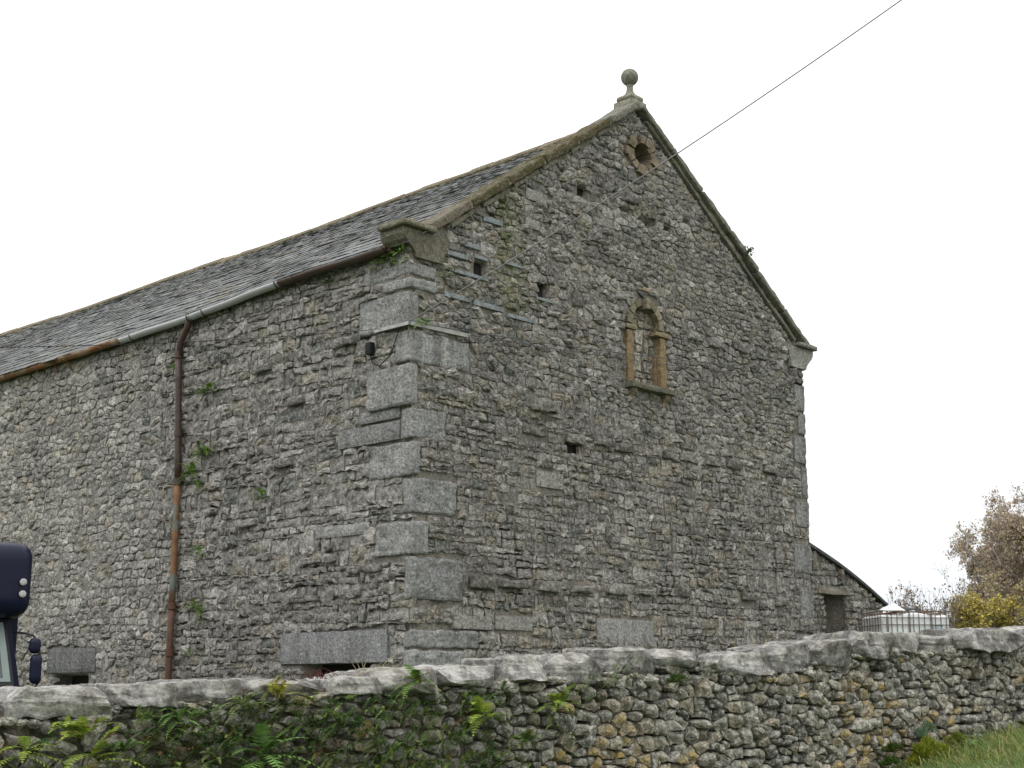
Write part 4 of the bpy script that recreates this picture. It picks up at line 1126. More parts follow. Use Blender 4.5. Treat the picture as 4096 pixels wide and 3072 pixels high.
for x in (-.95, .95):
    for y in (.55, 3.4):
        V, Q, pl = tube([lp(x - .12, y, lz + .40), lp(x + .12, y, lz + .40)], .40, 20); mb = MB(); mb.add(V, Q, polys=pl); wh = mb.obj('wheel', M['rubber'], lorry)
        V, Q, pl = tube([lp(x - .125, y, lz + .40), lp(x + .125, y, lz + .40)], .22, 16); mb = MB(); mb.add(V, Q, polys=pl); mb.obj('rim', M['chrome'], wh)
mb = MB(); W, Q = rough_box(lp(0, -.02, .45), AXL, (1.08, .10, .13), (4, 2, 2), 0, 1, .03); mb.add(W, Q); mb.obj('bumper', M['rubber'], lorry)
for x in (-.82, .82):
    mb = MB(); W, Q = rough_box(lp(x, -.05, .78), AXL, (.14, .02, .09), (4, 2, 4), 0, 1, .02); mb.add(W, Q); mb.obj('headlight', M['lens'], lorry)
mb = MB(); W, Q = boxv(lp(0, 1.9, .42), AXL, (.4, 2.2, .08)); mb.add(W, Q); mb.obj('chassis', M['rubber'], lorry)

# ------------------------------------------------------------------ boundary wall
bw = empty('boundary_wall', f1(3.2, .6, -.25), 'rough field stone boundary wall topped with irregular cope stones in front of barn', 'wall')
COPE = [(-3.2, -2.2, 1.58, 1.60, 1.45), (-2.2, -1.1, 1.60, 1.58, 1.45), (-1.1, 0.02, 1.60, 1.60, 1.46), (0.0, .59, 1.597, 1.601, 1.46), (.56, .95, 1.622, 1.622, 1.51), (.92, 1.31, 1.641, 1.685, 1.52), (1.31, 1.85, 1.653, 1.660, 1.565), (1.85, 2.22, 1.660, 1.667, 1.565), (2.17, 2.64, 1.70, 1.735, 1.58),
        (2.62, 3.17, 1.724, 1.748, 1.604), (3.15, 3.55, 1.790, 1.812, 1.635), (3.54, 4.06, 1.808, 1.835, 1.665), (4.05, 4.55, 1.861, 1.878, 1.695), (4.53, 4.98, 1.868, 1.84, 1.74), (4.95, 5.22, 1.776, 1.80, 1.735), (5.19, 5.75, 1.823, 1.885, 1.715), (5.72, 6.27, 1.885, 1.941, 1.74), (6.22, 6.72, 1.94, 1.972, 1.785),
        (6.69, 7.27, 2.031, 2.05, 1.867), (7.24, 7.74, 2.04, 2.042, 1.885), (7.71, 8.31, 2.041, 2.034, 1.893), (8.26, 9.31, 2.086, 2.14, 1.948), (9.3, 10.0, 2.13, 2.16, 1.96), (10.0, 10.8, 2.14, 2.16, 1.97), (10.8, 11.6, 2.16, 2.18, 1.99), (11.6, 12.5, 2.18, 2.2, 2.0)]
def cope_bottom(u):
    for a, b, _, _, zbm in COPE:
        if a <= u <= b: return zbm
    return COPE[0][4] if u < 0 else COPE[-1][4]
def fground(u):
    p = f1(u, 0, .1); return ground(p[0], p[1])
# core
us = np.arange(-3.2, 12.6, .05); V = []; colr = []
for u in us:
    top = cope_bottom(u) + .03; bot = fground(u) - .2
    dd = -.075 + .035 * smooth((4.2 - u) / 1.2)
    for k in range(29):
        z = bot + (top - bot) * k / 28; V.append((u, z, dd))
    V.append((u, top, -.45)); V.append((u, bot, -.45))
V = np.array(V); k = 31
V[:, 2] += np.where(V[:, 2] > -.4, .03 * vnoise(V, 9, 13, 3), 0)
Q = [(i * k + j, (i + 1) * k + j, (i + 1) * k + (j + 1), i * k + (j + 1)) for i in range(len(us) - 1) for j in range(k - 1)]
cl = np.tile(np.array([.10, .092, .072, .3]), (len(V), 1)); cl[:, 3] = np.clip((4.3 - V[:, 0]) / 1.0, .1, .8)
cl[:, :3] *= (1 + .6 * np.clip((4.0 - V[:, 0]) / 1.5, 0, 1))[:, None]
core = MB(); core.add(fmap(V), Q, col=cl)
core.obj('wall_core', M['core'], bw, None, True)
# body stones
g = np.random.default_rng(97)
zs_lo = .55
def fh(g, z): return g.uniform(.062, .115)
def fwid(g, u, z, h): return float(np.clip(g.gamma(6, .128 / 6) * (1.15 if h > .09 else .95), .06, .30))
sd = jitter_rows(-3.1, 12.4, zs_lo, 2.1, g, lambda g, z: g.uniform(.052, .095), lambda g, u, z, h: float(np.clip(g.gamma(3.8, .031), .045, .33)), .24, .26, .12)
polys = [P for P in voro(sd, .62) if P is not None and area(P) > .0008]
stones = []
def field_col(g, u, z):
    yl = max(0, 1 - abs(u - 4.3) / .9) * max(0, (1.50 - z) / .25) + max(0, 1 - abs(u - 6.95) / .55) * max(0, (1.82 - z) / .2) + .8 * max(0, 1 - abs(u - 7.8) / .5) * max(0, (1.78 - z) / .3)
    r = g.random()
    if r < min(.5, .48 * yl + .02): return np.array([.31, .275, .21, g.uniform(.6, 1.0)])
    if r < .2: c = np.array([.135, .138, .125])
    elif r < .55: c = np.array([.23, .226, .205])
    elif r < .86: c = np.array([.31, .303, .275])
    else: c = np.array([.29, .265, .21])
    return np.append(c * g.uniform(.8, 1.25) * (1.04, 1.01, .93), .25 if g.random() < .12 + .3 * yl else 0.0)
for P in polys:
    u, z = P.mean(0)
    if z > cope_bottom(u) + .01 or z < fground(u) - .15: continue
    if g.random() < .5:                            # lean the stone a little
        a = g.normal(0, .16); c = P.mean(0); P = c + (P - c) @ np.array([[math.cos(a), math.sin(a)], [-math.sin(a), math.cos(a)]])
    left = smooth((4.4 - u) / 1.6)
    Q = inset(P, .004 + .007 * left + .004 * g.random())
    boulder = g.random() < .35
    sz = math.sqrt(area(Q))
    if boulder:
        Qs = resample(Q, 8, False); Qs = (Qs + np.roll(Qs, 1, 0)) / 2
        V = stone_geo(Qs, g, .09, sz * g.uniform(.32, .5), .05, 14, .85, 1, (1.0, 1.0, .9, .7, .42, .2), .025)
        V[14:28, 2] = np.minimum(V[14:28, 2], -.01)
    else:
        V = stone_geo(Q, g, .09, sz * g.uniform(.25, .42), .09, 14, .55, 3, (1.0, .99, .88, .62, .3), .045)
    V[:, 2] += g.normal(-.010, .016) - .025 * left * g.random()
    wgt = area(P) * (100 / np.sum((f1(u, z, 0) - CAMP) ** 2)) * in_view(f1(u, z, 0))
    stones.append((V, stone_topo(14, 6 if boulder else 5), field_col(g, u, z), wgt))
emit_stones(stones, fmap, False, bw, M['field'], 'field_stone', 300, False)
# cope stones
g = np.random.default_rng(15)
for i, (a, b, za, zb_, zl) in enumerate(COPE):
    zt = (za + zb_) / 2; hz = (zt - zl) / 2; L = (b - a) / 2
    over = g.uniform(.015, .10); dep = .27 + g.uniform(-.03, .04)
    hz *= g.uniform(.92, 1.15); C = f1((a + b) / 2, zt - hz * 1.06 + g.uniform(-.012, .006) - (.012 if 1.2 < a < 2.0 else 0), over - dep)
    tl = (zb_ - za) / 2; sk = g.normal(0, .25)
    def wf_(Lc, V, hz=hz, tl=tl, L=L, i=i):
        o = Lc.copy()
        o[:, 2] += V[:, 0] * tl * (V[:, 2] * .5 + .5)
        o[:, 0] += V[:, 2] * sk * hz
        o[:, 1] += (V[:, 1] > 0) * .035 * V[:, 2] * math.sin(i * 2.3) 
        n = vnoise(np.column_stack([o[:, 0] * 1.0 + i * 5, o[:, 1], o[:, 2]]), 3.0, i, 3, .6)
        o[:, 2] += np.where(V[:, 2] > -.5, n * .030, n * .03)
        o[:, 1] += n * .045
        gg = np.random.default_rng(900 + i)           # broken faces: cut the block with a few planes
        for q in range(11):
            ax_ = np.array([gg.normal(0, .75), gg.uniform(-.2, 1.0), gg.normal(0.15, .75)]); ax_ /= np.linalg.norm(ax_)
            sup = np.abs(ax_[0]) * L + np.abs(ax_[1]) * dep + np.abs(ax_[2]) * hz
            off = sup * gg.uniform(.66, .86)
            if q > 6: off = sup * gg.uniform(.80, .92)
            ex = np.maximum(0, o @ ax_ - off); o = o - ex[:, None] * ax_ * .92
        return o
    nseg = max(10, int(L * 2 / .022))
    W, Q = rough_box(C, AXF, (L - .004, dep, hz * 1.06), (nseg, 20, 12), .017, 11, .012, 400 + i, warp=wf_, strata=.016)
    v = g.uniform(.17, .33)
    cc = np.tile(np.array([v, v * .985, v * .94, .10]), (len(W), 1)); cc[:, :3] *= (1 + .35 * vnoise(W + i * 3, 4.0, 3, 3))[:, None]
    mb = MB(); mb.add(W, Q, col=cc); mb.obj('cope_stone', M['cope'], bw, C, False)
# small packing stones under the copes
pk = []
for u in np.arange(-.3, 9.6, .07):
    zc = cope_bottom(u) - .012 + g.normal(0, .01); sz = g.uniform(.02, .05)
    P = np.array([(u + sz * math.cos(t) * g.uniform(.8, 1.3), zc + .5 * sz * math.sin(t)) for t in np.linspace(0, 6.28, 7)[:-1]])
    V = stone_geo(P, g, .06, .03, .1, 10, .6, 1); V[:, 2] -= .01
    pk.append((V, stone_topo(10, 4), field_col(g, u, zc), area(P)))
emit_stones(pk, fmap, False, bw, M['field'], 'packing_stone', 0)

# ------------------------------------------------------------------ ferns
def frond(base, out, up, length, npair, wid, col, g, droop=.5, kind=0, brown=0.0):
    """one pinnate frond: returns V, tris, colours"""
    out = out / np.linalg.norm(out)
    side = np.cross(out, up); side /= np.linalg.norm(side) + 1e-9
    nrm = np.cross(side, out)
    t = np.linspace(0, 1, npair + 2)
    curve = g.normal(0, .12)
    C = np.array([base + out * length * x + up * (-droop * length * x * x) + side * curve * length * x * x for x in t])
    T = np.gradient(C, axis=0); T /= np.linalg.norm(T, axis=1, keepdims=True)
    V = []; tr = []; cols = []
    rw = .018 * length
    for i in range(len(t)):
        V += [C[i] - side * rw * (1 - t[i] * .8), C[i] + side * rw * (1 - t[i] * .8)]; cols += [np.array(col) * .8] * 2
    for i in range(len(t) - 1): tr += [(2 * i, 2 * i + 1, 2 * i + 3), (2 * i, 2 * i + 3, 2 * i + 2)]
    for i in range(1 if kind else 2, len(t) - 1):
        x = t[i]
        w_ = wid * length * (math.sin(math.pi * min(1, .12 + x * .9)) ** .7) * (1.0 if kind else (1.05 - .45 * x))
        th = length / npair * (.52 if kind == 0 else .6)
        for sgn in (-1, 1):
            tip = C[i] + side * sgn * w_ + T[i] * w_ * .28 - nrm * w_ * g.uniform(0, .25)
            mid = (C[i] + tip) / 2
            b = len(V)
            V += [C[i] - T[i] * th * .5, C[i] + T[i] * th * .5, mid + T[i] * th * .55, mid - T[i] * th * .45, tip]
            c = np.array(col) * g.uniform(.85, 1.15)
            if brown and g.random() < brown: c = np.array([.13, .075, .03])
            cols += [c] * 5
            tr += [(b, b + 1, b + 2), (b, b + 2, b + 3), (b + 3, b + 2, b + 4)]
    cols = np.column_stack([np.array(cols), np.zeros(len(cols))])
    return np.array(V), np.array(tr), cols

BRIGHT = (.27, .36, .055); MIDG = (.13, .22, .055); DARKG = (.075, .135, .045); YEL = (.36, .36, .06)
def fern(mb, P, n, length, kind, col, g, outv, spread=1.0, brown=0.0, bias=None, npair=None):
    for k in range(n):
        a = g.uniform(-1.5, 1.5) * spread
        tang = a3(FD) if outv is FN else (a3(G) if outv is NG else a3(S))
        up = UP
        dirv = a3(outv) * g.uniform(.15, .6) + tang * math.sin(a) * 1.0 + up * (math.cos(a) * .75 + g.uniform(-.45, .35))
        if bias is not None: dirv = dirv + bias
        L = length * g.uniform(.65, 1.15)
        V, t, c = frond(P + g.normal(0, .012, 3), dirv, UP, L, npair or (13 if kind == 0 else 12), .20 if kind == 0 else .10, np.array(col) * g.uniform(.75, 1.25), g, g.uniform(.3, .75), kind, brown)
        mb.add(V, tris=t, col=c)
g = np.random.default_rng(3)
def wl(px, py):                                    # photograph position on the boundary wall face -> (u, z)
    X = (px - 2048) / 5703.2; Y = -(py - 1536) / 5703.2
    d = np.array([X, math.cos(PITCH) - Y * math.sin(PITCH), math.sin(PITCH) + Y * math.cos(PITCH)])
    t, u = np.linalg.solve(np.array([[d[0], -FD[0]], [d[1], -FD[1]]]), FA)
    return u, EYE + t * d[2]
FERNS = [  # px, py, fronds, length, kind, colour, bias, brown, label
    (310, 2940, 7, .22, 0, BRIGHT, (.5, 0, .35), .12, 'bright fern with long fronds reaching up right below the leftmost big cope stone'),
    (60, 3010, 8, .20, 0, BRIGHT, (-.1, 0, .0), .05, 'bright fern at the bottom left corner of the wall'),
    (330, 3040, 8, .24, 0, BRIGHT, (.5, 0, -.05), .05, 'low bright fern spreading right along the bottom left of the wall'),
    (235, 2930, 5, .13, 0, BRIGHT, (.0, 0, .4), 0, 'short upright yellow green fern left of the long reaching fern'),
    (690, 2880, 14, .15, 1, MIDG, (0, 0, .1), 0, 'dark narrow fronded fern below the second and third cope stones'),
    (935, 2830, 16, .15, 1, (.20, .27, .09), (0, 0, .15), .05, 'pale stringy fern beside the red sprig below the humped cope stone'),
    (1075, 2790, 7, .19, 0, YEL, (.5, 0, .45), .25, 'yellow spotted fern rising over the flat cope stone'),
    (1180, 2890, 9, .13, 0, MIDG, None, 0, 'mid green fern under the yellow spotted fern'),
    (1010, 3030, 9, .27, 0, (.16, .29, .075), (.6, 0, -.1), .05, 'large green fern with long fronds pointing right at the bottom of the wall'),
    (830, 3030, 10, .16, 1, (.20, .27, .09), None, 0, 'pale narrow fern beside the large fern at the bottom of the wall'),
    (470, 3000, 9, .14, 1, MIDG, None, 0, 'narrow dark fern between the two bright ferns at bottom left'),
    (1620, 2740, 14, .16, 0, (.15, .25, .05), (0, 0, .1), .12, 'bushy green fern with brown tips tucked under the middle cope stones'),
    (1890, 2870, 8, .20, 0, BRIGHT, (.35, 0, .1), 0, 'bright fern in the middle of the wall with two fronds to the right'),
    (2195, 2830, 18, .17, 0, (.20, .29, .045), (0, 0, .15), .15, 'dense rounded yellow green fern at the right end of the fern growth'),
    (2060, 2960, 9, .14, 0, MIDG, None, .05, 'loose fern low on the wall left of the bare boulders'),
    (1330, 2890, 14, .13, 1, MIDG, None, 0, 'dense dark fern below the flat cope stones'),
    (1480, 2990, 12, .13, 1, (.13, .19, .065), None, .1, 'dark green fern low in the middle of the fern growth'),
    (1980, 2780, 11, .13, 1, DARKG, None, .05, 'dark fern under the broad cope slab right of centre'),
    (2330, 2720, 8, .10, 1, (.10, .15, .05), None, .1, 'small fern high up right of the dense yellow green fern'),
    (2440, 2690, 9, .12, 1, (.09, .14, .045), (0, 0, -.2), .1, 'last dark fern on the right under the big rounded cope stone'),
]
for px, py, n, L, kd, col, bias, br, lb in FERNS:
    u, z = wl(px, py); P = f1(u, z, .08)
    mb = MB(); fern(mb, P, n + 4, L * 1.35, kd, col, g, FN, 1.0, br, None if bias is None else np.array([bias[0] * FD[0] + bias[1], bias[0] * FD[1], bias[2]]))
    mb.obj('fern', M['leaf'], None, P, False, label=lb, cat='fern', group='ferns growing from the boundary wall')
# the rest of the growth between them
mb = MB()
for k in range(540):
    px = g.uniform(-150, 2350); py = g.uniform(2740, 3150) 
    dens = np.clip(.25 + .75 * (px > 500) * (px < 2000) * (1 if py > 2770 else .35), 0, 1)
    if px > 2000: dens *= .45
    if g.random() > dens: continue
    u, z = wl(px, py)
    if z > cope_bottom(u) - .02: continue
    c = np.array([MIDG, DARKG, DARKG, (.20, .27, .07)][g.integers(4)]) * 1.35
    if g.random() < .08: c = np.array([.17, .105, .045])
    fern(mb, f1(u, z, .06), int(g.integers(6, 11)), g.uniform(.07, .13), 1 if g.random() < .7 else 0, c, g, FN, 1.1, .06, None, 8)
mb.obj('fern_growth', M['leaf'], None, f1(2, 1.3, 0), False, kind='stuff', label='dark small ferns and cresses matted over the left part of the boundary wall', cat='fern growth')
# ferns on the barn wall
BF = [(4.78, 5.90, .16, 5, 'small green fern against the downpipe, highest of those on the side wall'), (3.97, 5.50, .20, 9, 'green fern alone right of the upper downpipe'), (4.02, 4.68, .26, 12, 'large fern right of the middle downpipe'), (4.34, 4.42, .26, 11, 'leafy fern touching the downpipe below its middle joint'), (4.22, 4.25, .18, 7, 'small fern just below the leafy fern on the downpipe'),
      (4.10, 3.35, .17, 7, 'narrow green fern beside the rusty orange downpipe'), (4.15, 2.65, .22, 10, 'spreading fern on the ledge by the lower pipe joint'), (4.74, 2.62, .12, 5, 'tiny fern left of the lower pipe joint'), (2.78, 3.97, .19, 8, 'tufted fern alone in the middle of the side wall'), (1.40, 6.46, .16, 9, 'dark mossy fern under the brown gutter'), (4.25, 2.05, .12, 4, 'faint sprig low beside the red brown pipe')]
for u, z, L, n, lb in BF:
    mb = MB(); P = s1(u, z, .04); fern(mb, P, n + 5, L * 1.1, 0, DARKG if 'dark' in lb else (.16, .27, .05), g, NS, 1.0, .05, None, 8); mb.obj('fern', M['leaf'], None, P, False, label=lb, cat='fern', group='ferns growing from the barn wall')
# leafy plant in the gutter end and sprig by the strap
def leaf(P, dirv, L, w_, col, mb, g):
    dirv = dirv / np.linalg.norm(dirv); sd = np.cross(dirv, UP + g.normal(0, .3, 3)); sd /= np.linalg.norm(sd); nm = np.cross(sd, dirv)
    V = [P, P + dirv * L * .35 + sd * w_ * .5 + nm * .1 * L, P + dirv * L * .7 + sd * w_ * .4 + nm * .1 * L, P + dirv * L - nm * .05 * L, P + dirv * L * .7 - sd * w_ * .4 + nm * .1 * L, P + dirv * L * .35 - sd * w_ * .5 + nm * .1 * L, P + dirv * L * .5]
    mb.add(V, tris=[(0, 1, 6), (1, 2, 6), (2, 3, 6), (3, 4, 6), (4, 5, 6), (5, 0, 6)], col=(*(np.array(col) * g.uniform(.8, 1.2)), 0))
mb = MB()
for k in range(60):
    b = P0 + S * g.uniform(.02, .55) + NS * g.uniform(.08, .2); P = np.array([b[0], b[1], 6.52 + g.uniform(-.06, .16)])
    leaf(P, np.array([*(NS * g.uniform(.2, 1) + S * g.normal(0, .6)), g.uniform(-.6, .6)]), g.uniform(.06, .12), .035, (.16, .26, .06), mb, g)
mb.obj('gutter_plant', M['leaf'], None, s1(.3, 6.5, .1), False, label='leafy green plant sprouting at the gutter end below the kneeler', cat='plant')
mb = MB(); fern(mb, g1(-.02, 5.72, .06), 9, .18, 0, (.22, .38, .09), g, NG, 1, 0, None, 8); mb.obj('fern', M['leaf'], None, g1(-.02, 5.72, .06), False, label='pale green fern sprig on the corner above the metal strap', cat='fern', group='ferns growing from the barn wall')
mb = MB()
for k in range(40): leaf(g1(6.7 + g.uniform(-.12, .12), 8.05 + g.uniform(-.1, .1) , .05 + g.uniform(0, .1)), g.normal(0, 1, 3) + (0, 0, .6), .07, .03, (.06, .085, .035), mb, g)
mb.obj('weed', M['leaf'], None, g1(6.7, 8.0, .05), False, label='small weed growing on the right hand coping', cat='weed')

# dry stems and red sprigs on the cope
def stems(name, px, py, n, L, col, label, g, spread=.5):
    u, z = wl(px, py); mb = MB()
    for k in range(n):
        P = f1(u + g.normal(0, .05), z - .02, -.08 + g.normal(0, .03)); d = np.array([*(FD * g.normal(0, spread)), 1.0]) * L * g.uniform(.5, 1.1)
        V, Q, pl = tube([P, P + d * .5 + g.normal(0, .01, 3), P + d + np.array([*(FD * g.normal(0, .05)), 0])], [.0025, .002, .001], 4); mb.add(V, Q, polys=pl, col=(*col, 0))
    mb.obj(name, M['leaf'], None, f1(u, z, -.08), False, label=label, cat='dry stems' if 'dry' in label else 'sprig')
stems('dry_grass', 1500, 2690, 9, .11, (.42, .36, .24), 'dry straw coloured grass stems on the wall top before the dark opening', g, .9)
stems('red_sprig', 1310, 2700, 14, .06, (.16, .045, .04), 'reddish sprig on the wall top in front of the dark opening', g)
stems('brown_sprig', 1225, 2700, 7, .07, (.10, .06, .04), 'brown curled sprig on the wall top at the left of the opening', g)
stems('red_sprig', 955, 2760, 18, .04, (.22, .03, .04), 'crimson sprig beside the humped cope stone', g, .8)

# ------------------------------------------------------------------ verge: grass, moss, herb
M['grass'] = leaf_mat('grass_blades', .3, .4)
g = np.random.default_rng(44)
n = 46000
u = g.uniform(5.4, 11.5, n); dd = g.uniform(.05, 5.8, n)
keep = g.random(n) < np.clip((u - 6.85 + .5 * dd) / .7, 0, 1) * np.clip(1.25 - dd * .15, .3, 1)
u, dd = u[keep], dd[keep]
mb = MB(); VV = []; QQ = []; CC = []; b = 0
for k in range(len(u)):
    P = f1(u[k], 0, dd[k]); P[2] = ground(P[0], P[1]) - .02
    L = g.uniform(.07, .24) if g.random() < .8 else g.uniform(.22, .38)
    L *= .82 * min(1, max(.25, (u[k] - 6.75 + .3 * dd[k]) / 1.1))
    a = g.normal(2.6, .9); dr = np.array([math.cos(a), math.sin(a), 0]) * np.array([1, 1, 0]); lean_ = g.uniform(.5, 1.35)
    sd = np.array([-dr[1], dr[0], 0]) * g.uniform(.002, .0045)
    c = np.array([[.11, .19, .035], [.17, .25, .05], [.26, .28, .09], [.38, .33, .15], [.30, .19, .07]][g.choice(5, p=[.34, .33, .17, .11, .05])]) * g.uniform(.8, 1.2)
    for t, w_ in ((0, 1), (.4, .9), (.75, .6), (1, .1)):
        q = P + dr * L * lean_ * t ** 1.6 + UP * L * (t - .45 * lean_ * t * t)
        VV += [q - sd * w_, q + sd * w_]
    CC += [np.append(c, 0)] * 8
    QQ += [(b + 2 * i, b + 2 * i + 1, b + 2 * i + 3, b + 2 * i + 2) for i in range(3)]; b += 8
mb.add(VV, QQ, col=np.array(CC)); mb.obj('grass', M['grass'], None, f1(9, 1.2, .8), False, kind='stuff', label='long drooping verge grass at the foot of the wall', cat='grass')
def cushion(name, px, py, r, col, label, n, cat='moss', spread=(1, .6), lenb=.03):
    uu, z = wl(px, py); mb = MB(); C = f1(uu, z, .17 if r > .1 else .11)
    W, Q = rough_box(C - a3(FN) * .02, AXF, (r * spread[0] * .75, .05, r * spread[1] * .75), (8, 5, 6), .01, 9, .09, int(px)); mb.add(W, Q, col=(*(np.array(col) * .8), 0))
    for k in range(n):
        v = g.normal(0, 1, 3); v /= np.linalg.norm(v); v[2] = abs(v[2]) * .9 + .05 if g.random() < .8 else v[2]
        v = v * g.uniform(.8, 1.18) * (1 + .25 * math.sin(7 * v[0] + px) * math.cos(6 * v[2]))
        P = C + a3(FD) * v[0] * r * spread[0] + a3(FN) * (abs(v[1]) * .08) + UP * v[2] * r * spread[1]
        leaf(P, a3(FD) * v[0] + a3(FN) * abs(v[1]) + UP * (v[2] + .4) + g.normal(0, .4, 3), lenb * g.uniform(.6, 1.4), lenb * .3, np.array(col) * g.uniform(.55, 1.1), mb, g)
    mb.obj(name, M['leaf'], None, C, False, label=label, cat=cat)
cushion('moss', 3640, 3050, .17, (.32, .36, .045), 'bright yellow green moss mound at the foot of the wall beside the grass', 2200, spread=(1.35, .8), lenb=.042)
cushion('moss', 3770, 2960, .07, (.22, .27, .04), 'mossy tuft on the lowest stones above the bright moss mound', 350)
cushion('moss', 3515, 2995, .045, (.10, .14, .03), 'dark green moss cushion on a lower stone left of the moss mound', 250)
cushion('moss', 3500, 3050, .04, (.08, .16, .03), 'round green moss ball at the bottom of the wall', 250)
cushion('moss', 2655, 2720, .03, (.07, .12, .02), 'tiny green moss tuft among the middle stones under the copes', 100)
cushion('ivy_patch', 3650, 2930, .07, (.16, .26, .15), 'small patch of blue green leaves on the lowest stones', 90, 'plant', (.7, .9), .035)
mb = MB()
for k in range(150):
    uu, z = wl(3800 + g.uniform(-20, 200), 2975 + g.uniform(0, 95)); P = f1(uu, z, .15 + g.uniform(0, .25))
    for j in range(3): leaf(P, a3(FN) * g.uniform(.3, 1) + a3(FD) * g.normal(0, .8) + UP * g.uniform(0, .6), g.uniform(.05, .09), .055, (.27, .42, .20), mb, g)
mb.obj('herb', M['leaf'], None, f1(7.6, 1.1, .2), False, label='pale green broad leaved herb between the moss mound and the long grass', cat='plant')

# ------------------------------------------------------------------ trees beyond
M['bark'] = plain_mat('bark', (.085, .07, .058), .9, 0, .3, 8)
def tree(name, base, H, spread, label, g, levels=4, nch=5, twigs=(.012), leafcol=None, nleaf=0, leafsize=.07, trunk_r=.12, barkcol=(.27, .235, .21), up=.6, group=None, first=.25, cat='tree'):
    root = empty(name, base, label, cat, group)
    tk = MB(); lf = MB(); ends = []
    tw = MB()
    def grow(P, d, L, r, lev):
        n = 4 if lev < 2 else 3
        pts = [P]; dd = d / np.linalg.norm(d)
        for i in range(n):
            dd = dd + g.normal(0, .10 + .05 * lev, 3) + UP * .04 * up; dd /= np.linalg.norm(dd)
            pts.append(pts[-1] + dd * L / n)
        rr = np.linspace(r, max(r * (.6 if lev else .45), .005), n + 1)
        V, Q, pl = tube(pts, rr, 6 if lev < 2 else 3, False)
        (tk if lev < 2 else tw).add(V, Q, col=(*barkcol, 0))
        if lev >= levels or len(ends) > 9000:
            ends.append((pts[-1], pts[1])); return
        k = nch if lev else nch + 4
        for j in range(k):
            t = g.uniform(first if lev == 0 else .2, 1.0); i = min(int(t * n), n - 1); p = pts[i] + (pts[i + 1] - pts[i]) * (t * n - i)
            ax = g.normal(0, 1, 3); ax -= ax @ dd * dd; ax /= np.linalg.norm(ax)
            nd = dd * g.uniform(.35, .8) + ax * g.uniform(.6, 1.0) * spread + UP * up * .35
            grow(p, nd, L * g.uniform(.42, .68) * (1.15 - .35 * t if lev == 0 else 1), rr[i] * .55, lev + 1)
    grow(np.array(base, float), UP + g.normal(0, .05, 3), H * .72, trunk_r, 0)
    tk.obj('trunk', M['leafbark'], root)
    cr = tw
    if nleaf and leafcol is not None:
        E0 = np.array([e[0] for e in ends]); E1 = np.array([e[1] for e in ends])
        ii = g.integers(len(ends), size=nleaf)
        Pl = E0[ii] + (E1[ii] - E0[ii]) * g.uniform(-.2, 1, (nleaf, 1)) + g.normal(0, .05, (nleaf, 3))
        X = g.normal(0, 1, (nleaf, 3)); X /= np.linalg.norm(X, axis=1, keepdims=True)
        Y = np.cross(X, g.normal(0, 1, (nleaf, 3))); Y /= np.linalg.norm(Y, axis=1, keepdims=True)
        sz = (leafsize * g.uniform(.5, 1.2, nleaf))[:, None]
        VV = np.stack([Pl - X * sz * .6, Pl + Y * sz * .38, Pl + X * sz * .6, Pl - Y * sz * .38], 1).reshape(-1, 3)
        cc = np.array(leafcol)[g.integers(len(leafcol), size=nleaf)] * g.uniform(.75, 1.25, (nleaf, 1))
        cr.add(VV, np.arange(nleaf * 4).reshape(-1, 4), col=np.column_stack([np.repeat(cc, 4, 0), np.zeros(nleaf * 4)]))
    cr.obj('crown', M['leafbark'], root)
M['leafbark'] = leaf_mat('twigs_and_leaves', .25, .2, .8)
g = np.random.default_rng(12)
BRN = [(.42, .33, .26), (.48, .37, .27), (.35, .30, .25), (.40, .34, .23)]
YL = [(.54, .42, .07), (.45, .38, .08), (.34, .32, .10), (.58, .46, .12), (.34, .29, .13)]
OL = [(.40, .33, .12), (.28, .26, .10), (.36, .27, .13), (.22, .23, .10)]
def at(px, dist):
    x = (px - 2048) / 5703.2 * dist * math.cos(PITCH) * 1.0; return (x * 1.02, dist, ground(x, dist) - .1)
tree('tree', at(4300, 48), 6.8, .8, 'tall bare autumn tree rising out of frame at the far right', g, 6, 4, leafcol=BRN, nleaf=9000, leafsize=.06, trunk_r=.16, first=.1)
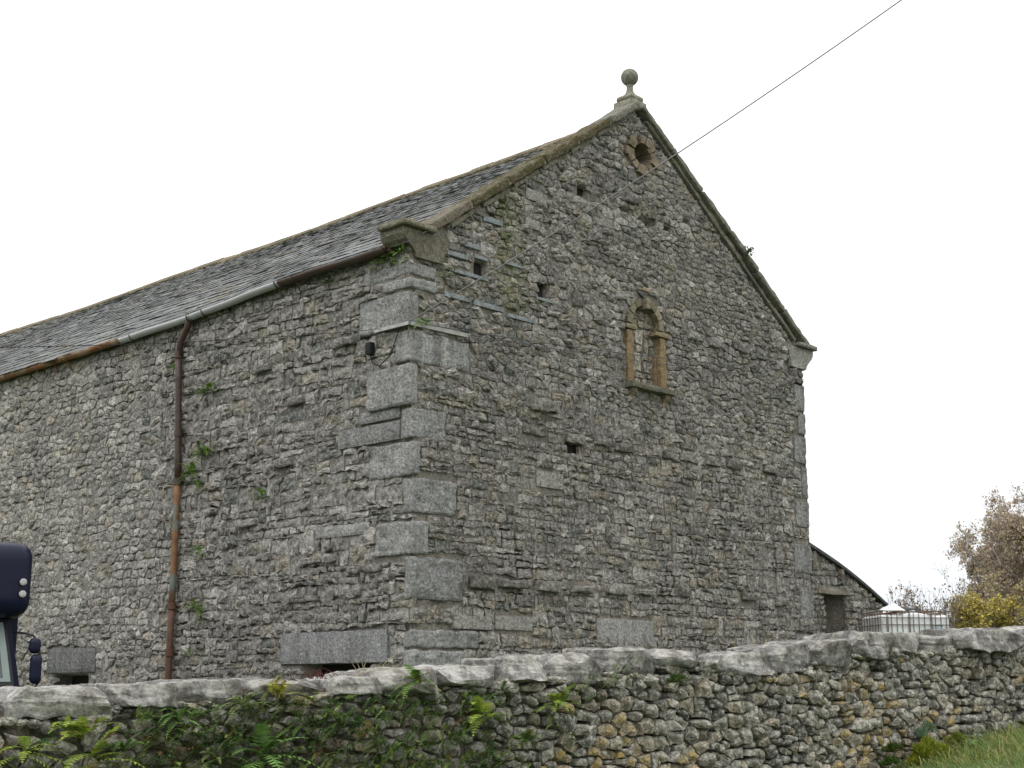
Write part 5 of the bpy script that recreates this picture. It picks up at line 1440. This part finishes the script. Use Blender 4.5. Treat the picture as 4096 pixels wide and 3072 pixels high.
tree('tree', at(4060, 50), 5.05, .95, 'bare brown twigged tree in front of the tall one at the right edge', g, 6, 4, leafcol=BRN, nleaf=16000, leafsize=.08, trunk_r=.15, first=.05)
tree('tree', at(3940, 49), 4.9, 1.1, 'brown leaved tree behind the yellow bush', g, 6, 4, leafcol=BRN, nleaf=18000, leafsize=.085, trunk_r=.13, first=.05)
tree('tree', at(4190, 46), 5.5, 1.0, 'brownish bare tree with scattered olive leaves at the right frame edge', g, 6, 4, leafcol=OL[:1] + BRN * 2, nleaf=16000, leafsize=.08, trunk_r=.13, first=.05)
tree('tree', at(3870, 48), 4.1, 1.1, 'low brown twiggy tree at the left end of the autumn trees', g, 6, 4, leafcol=BRN, nleaf=16000, leafsize=.07, trunk_r=.10, first=.05)
tree('bush', at(3885, 43), 2.35, .95, 'yellow leaved autumn bush right of the caged container', g, 5, 5, leafcol=YL, nleaf=12000, leafsize=.08, trunk_r=.06, first=.03, cat='bush')
tree('bush', at(4050, 43), 2.75, 1.1, 'olive and gold bush at right behind the wall top', g, 5, 5, leafcol=OL + BRN[:2] + YL[2:3], nleaf=12000, leafsize=.08, trunk_r=.06, first=.03, cat='bush')
tree('bush', at(4190, 42), 2.8, 1.1, 'olive brown bush cut by the right frame edge', g, 5, 5, leafcol=OL, nleaf=9000, leafsize=.08, trunk_r=.06, first=.03, cat='bush')
SAP = [(3640, 3.95), (3672, 4.0), (3705, 4.1), (3618, 3.5), (3690, 3.6), (3760, 4.25), (3775, 3.6)]
SL_ = ['leafy tipped sapling left of centre in the thin clump', 'sapling standing second tallest in the thin clump', 'tallest sapling of the thin clump above the container', 'short sapling at the left of the thin clump', 'short sapling right of the tallest one', 'bare twiggy sapling nearest the yellow bush', 'low twiggy sapling between the clump and the yellow bush']
for (px, H), lb in zip(SAP, SL_):
    b = at(px, 42); tree('sapling', (b[0], b[1], b[2]), (H - b[2] + .2) * 1.08, .45, lb, g, 3, 4, leafcol=[(.20, .13, .09), (.15, .12, .08)], nleaf=160, leafsize=.075, trunk_r=.02, up=1.3, group='saplings behind the container', first=.15, cat='sapling')
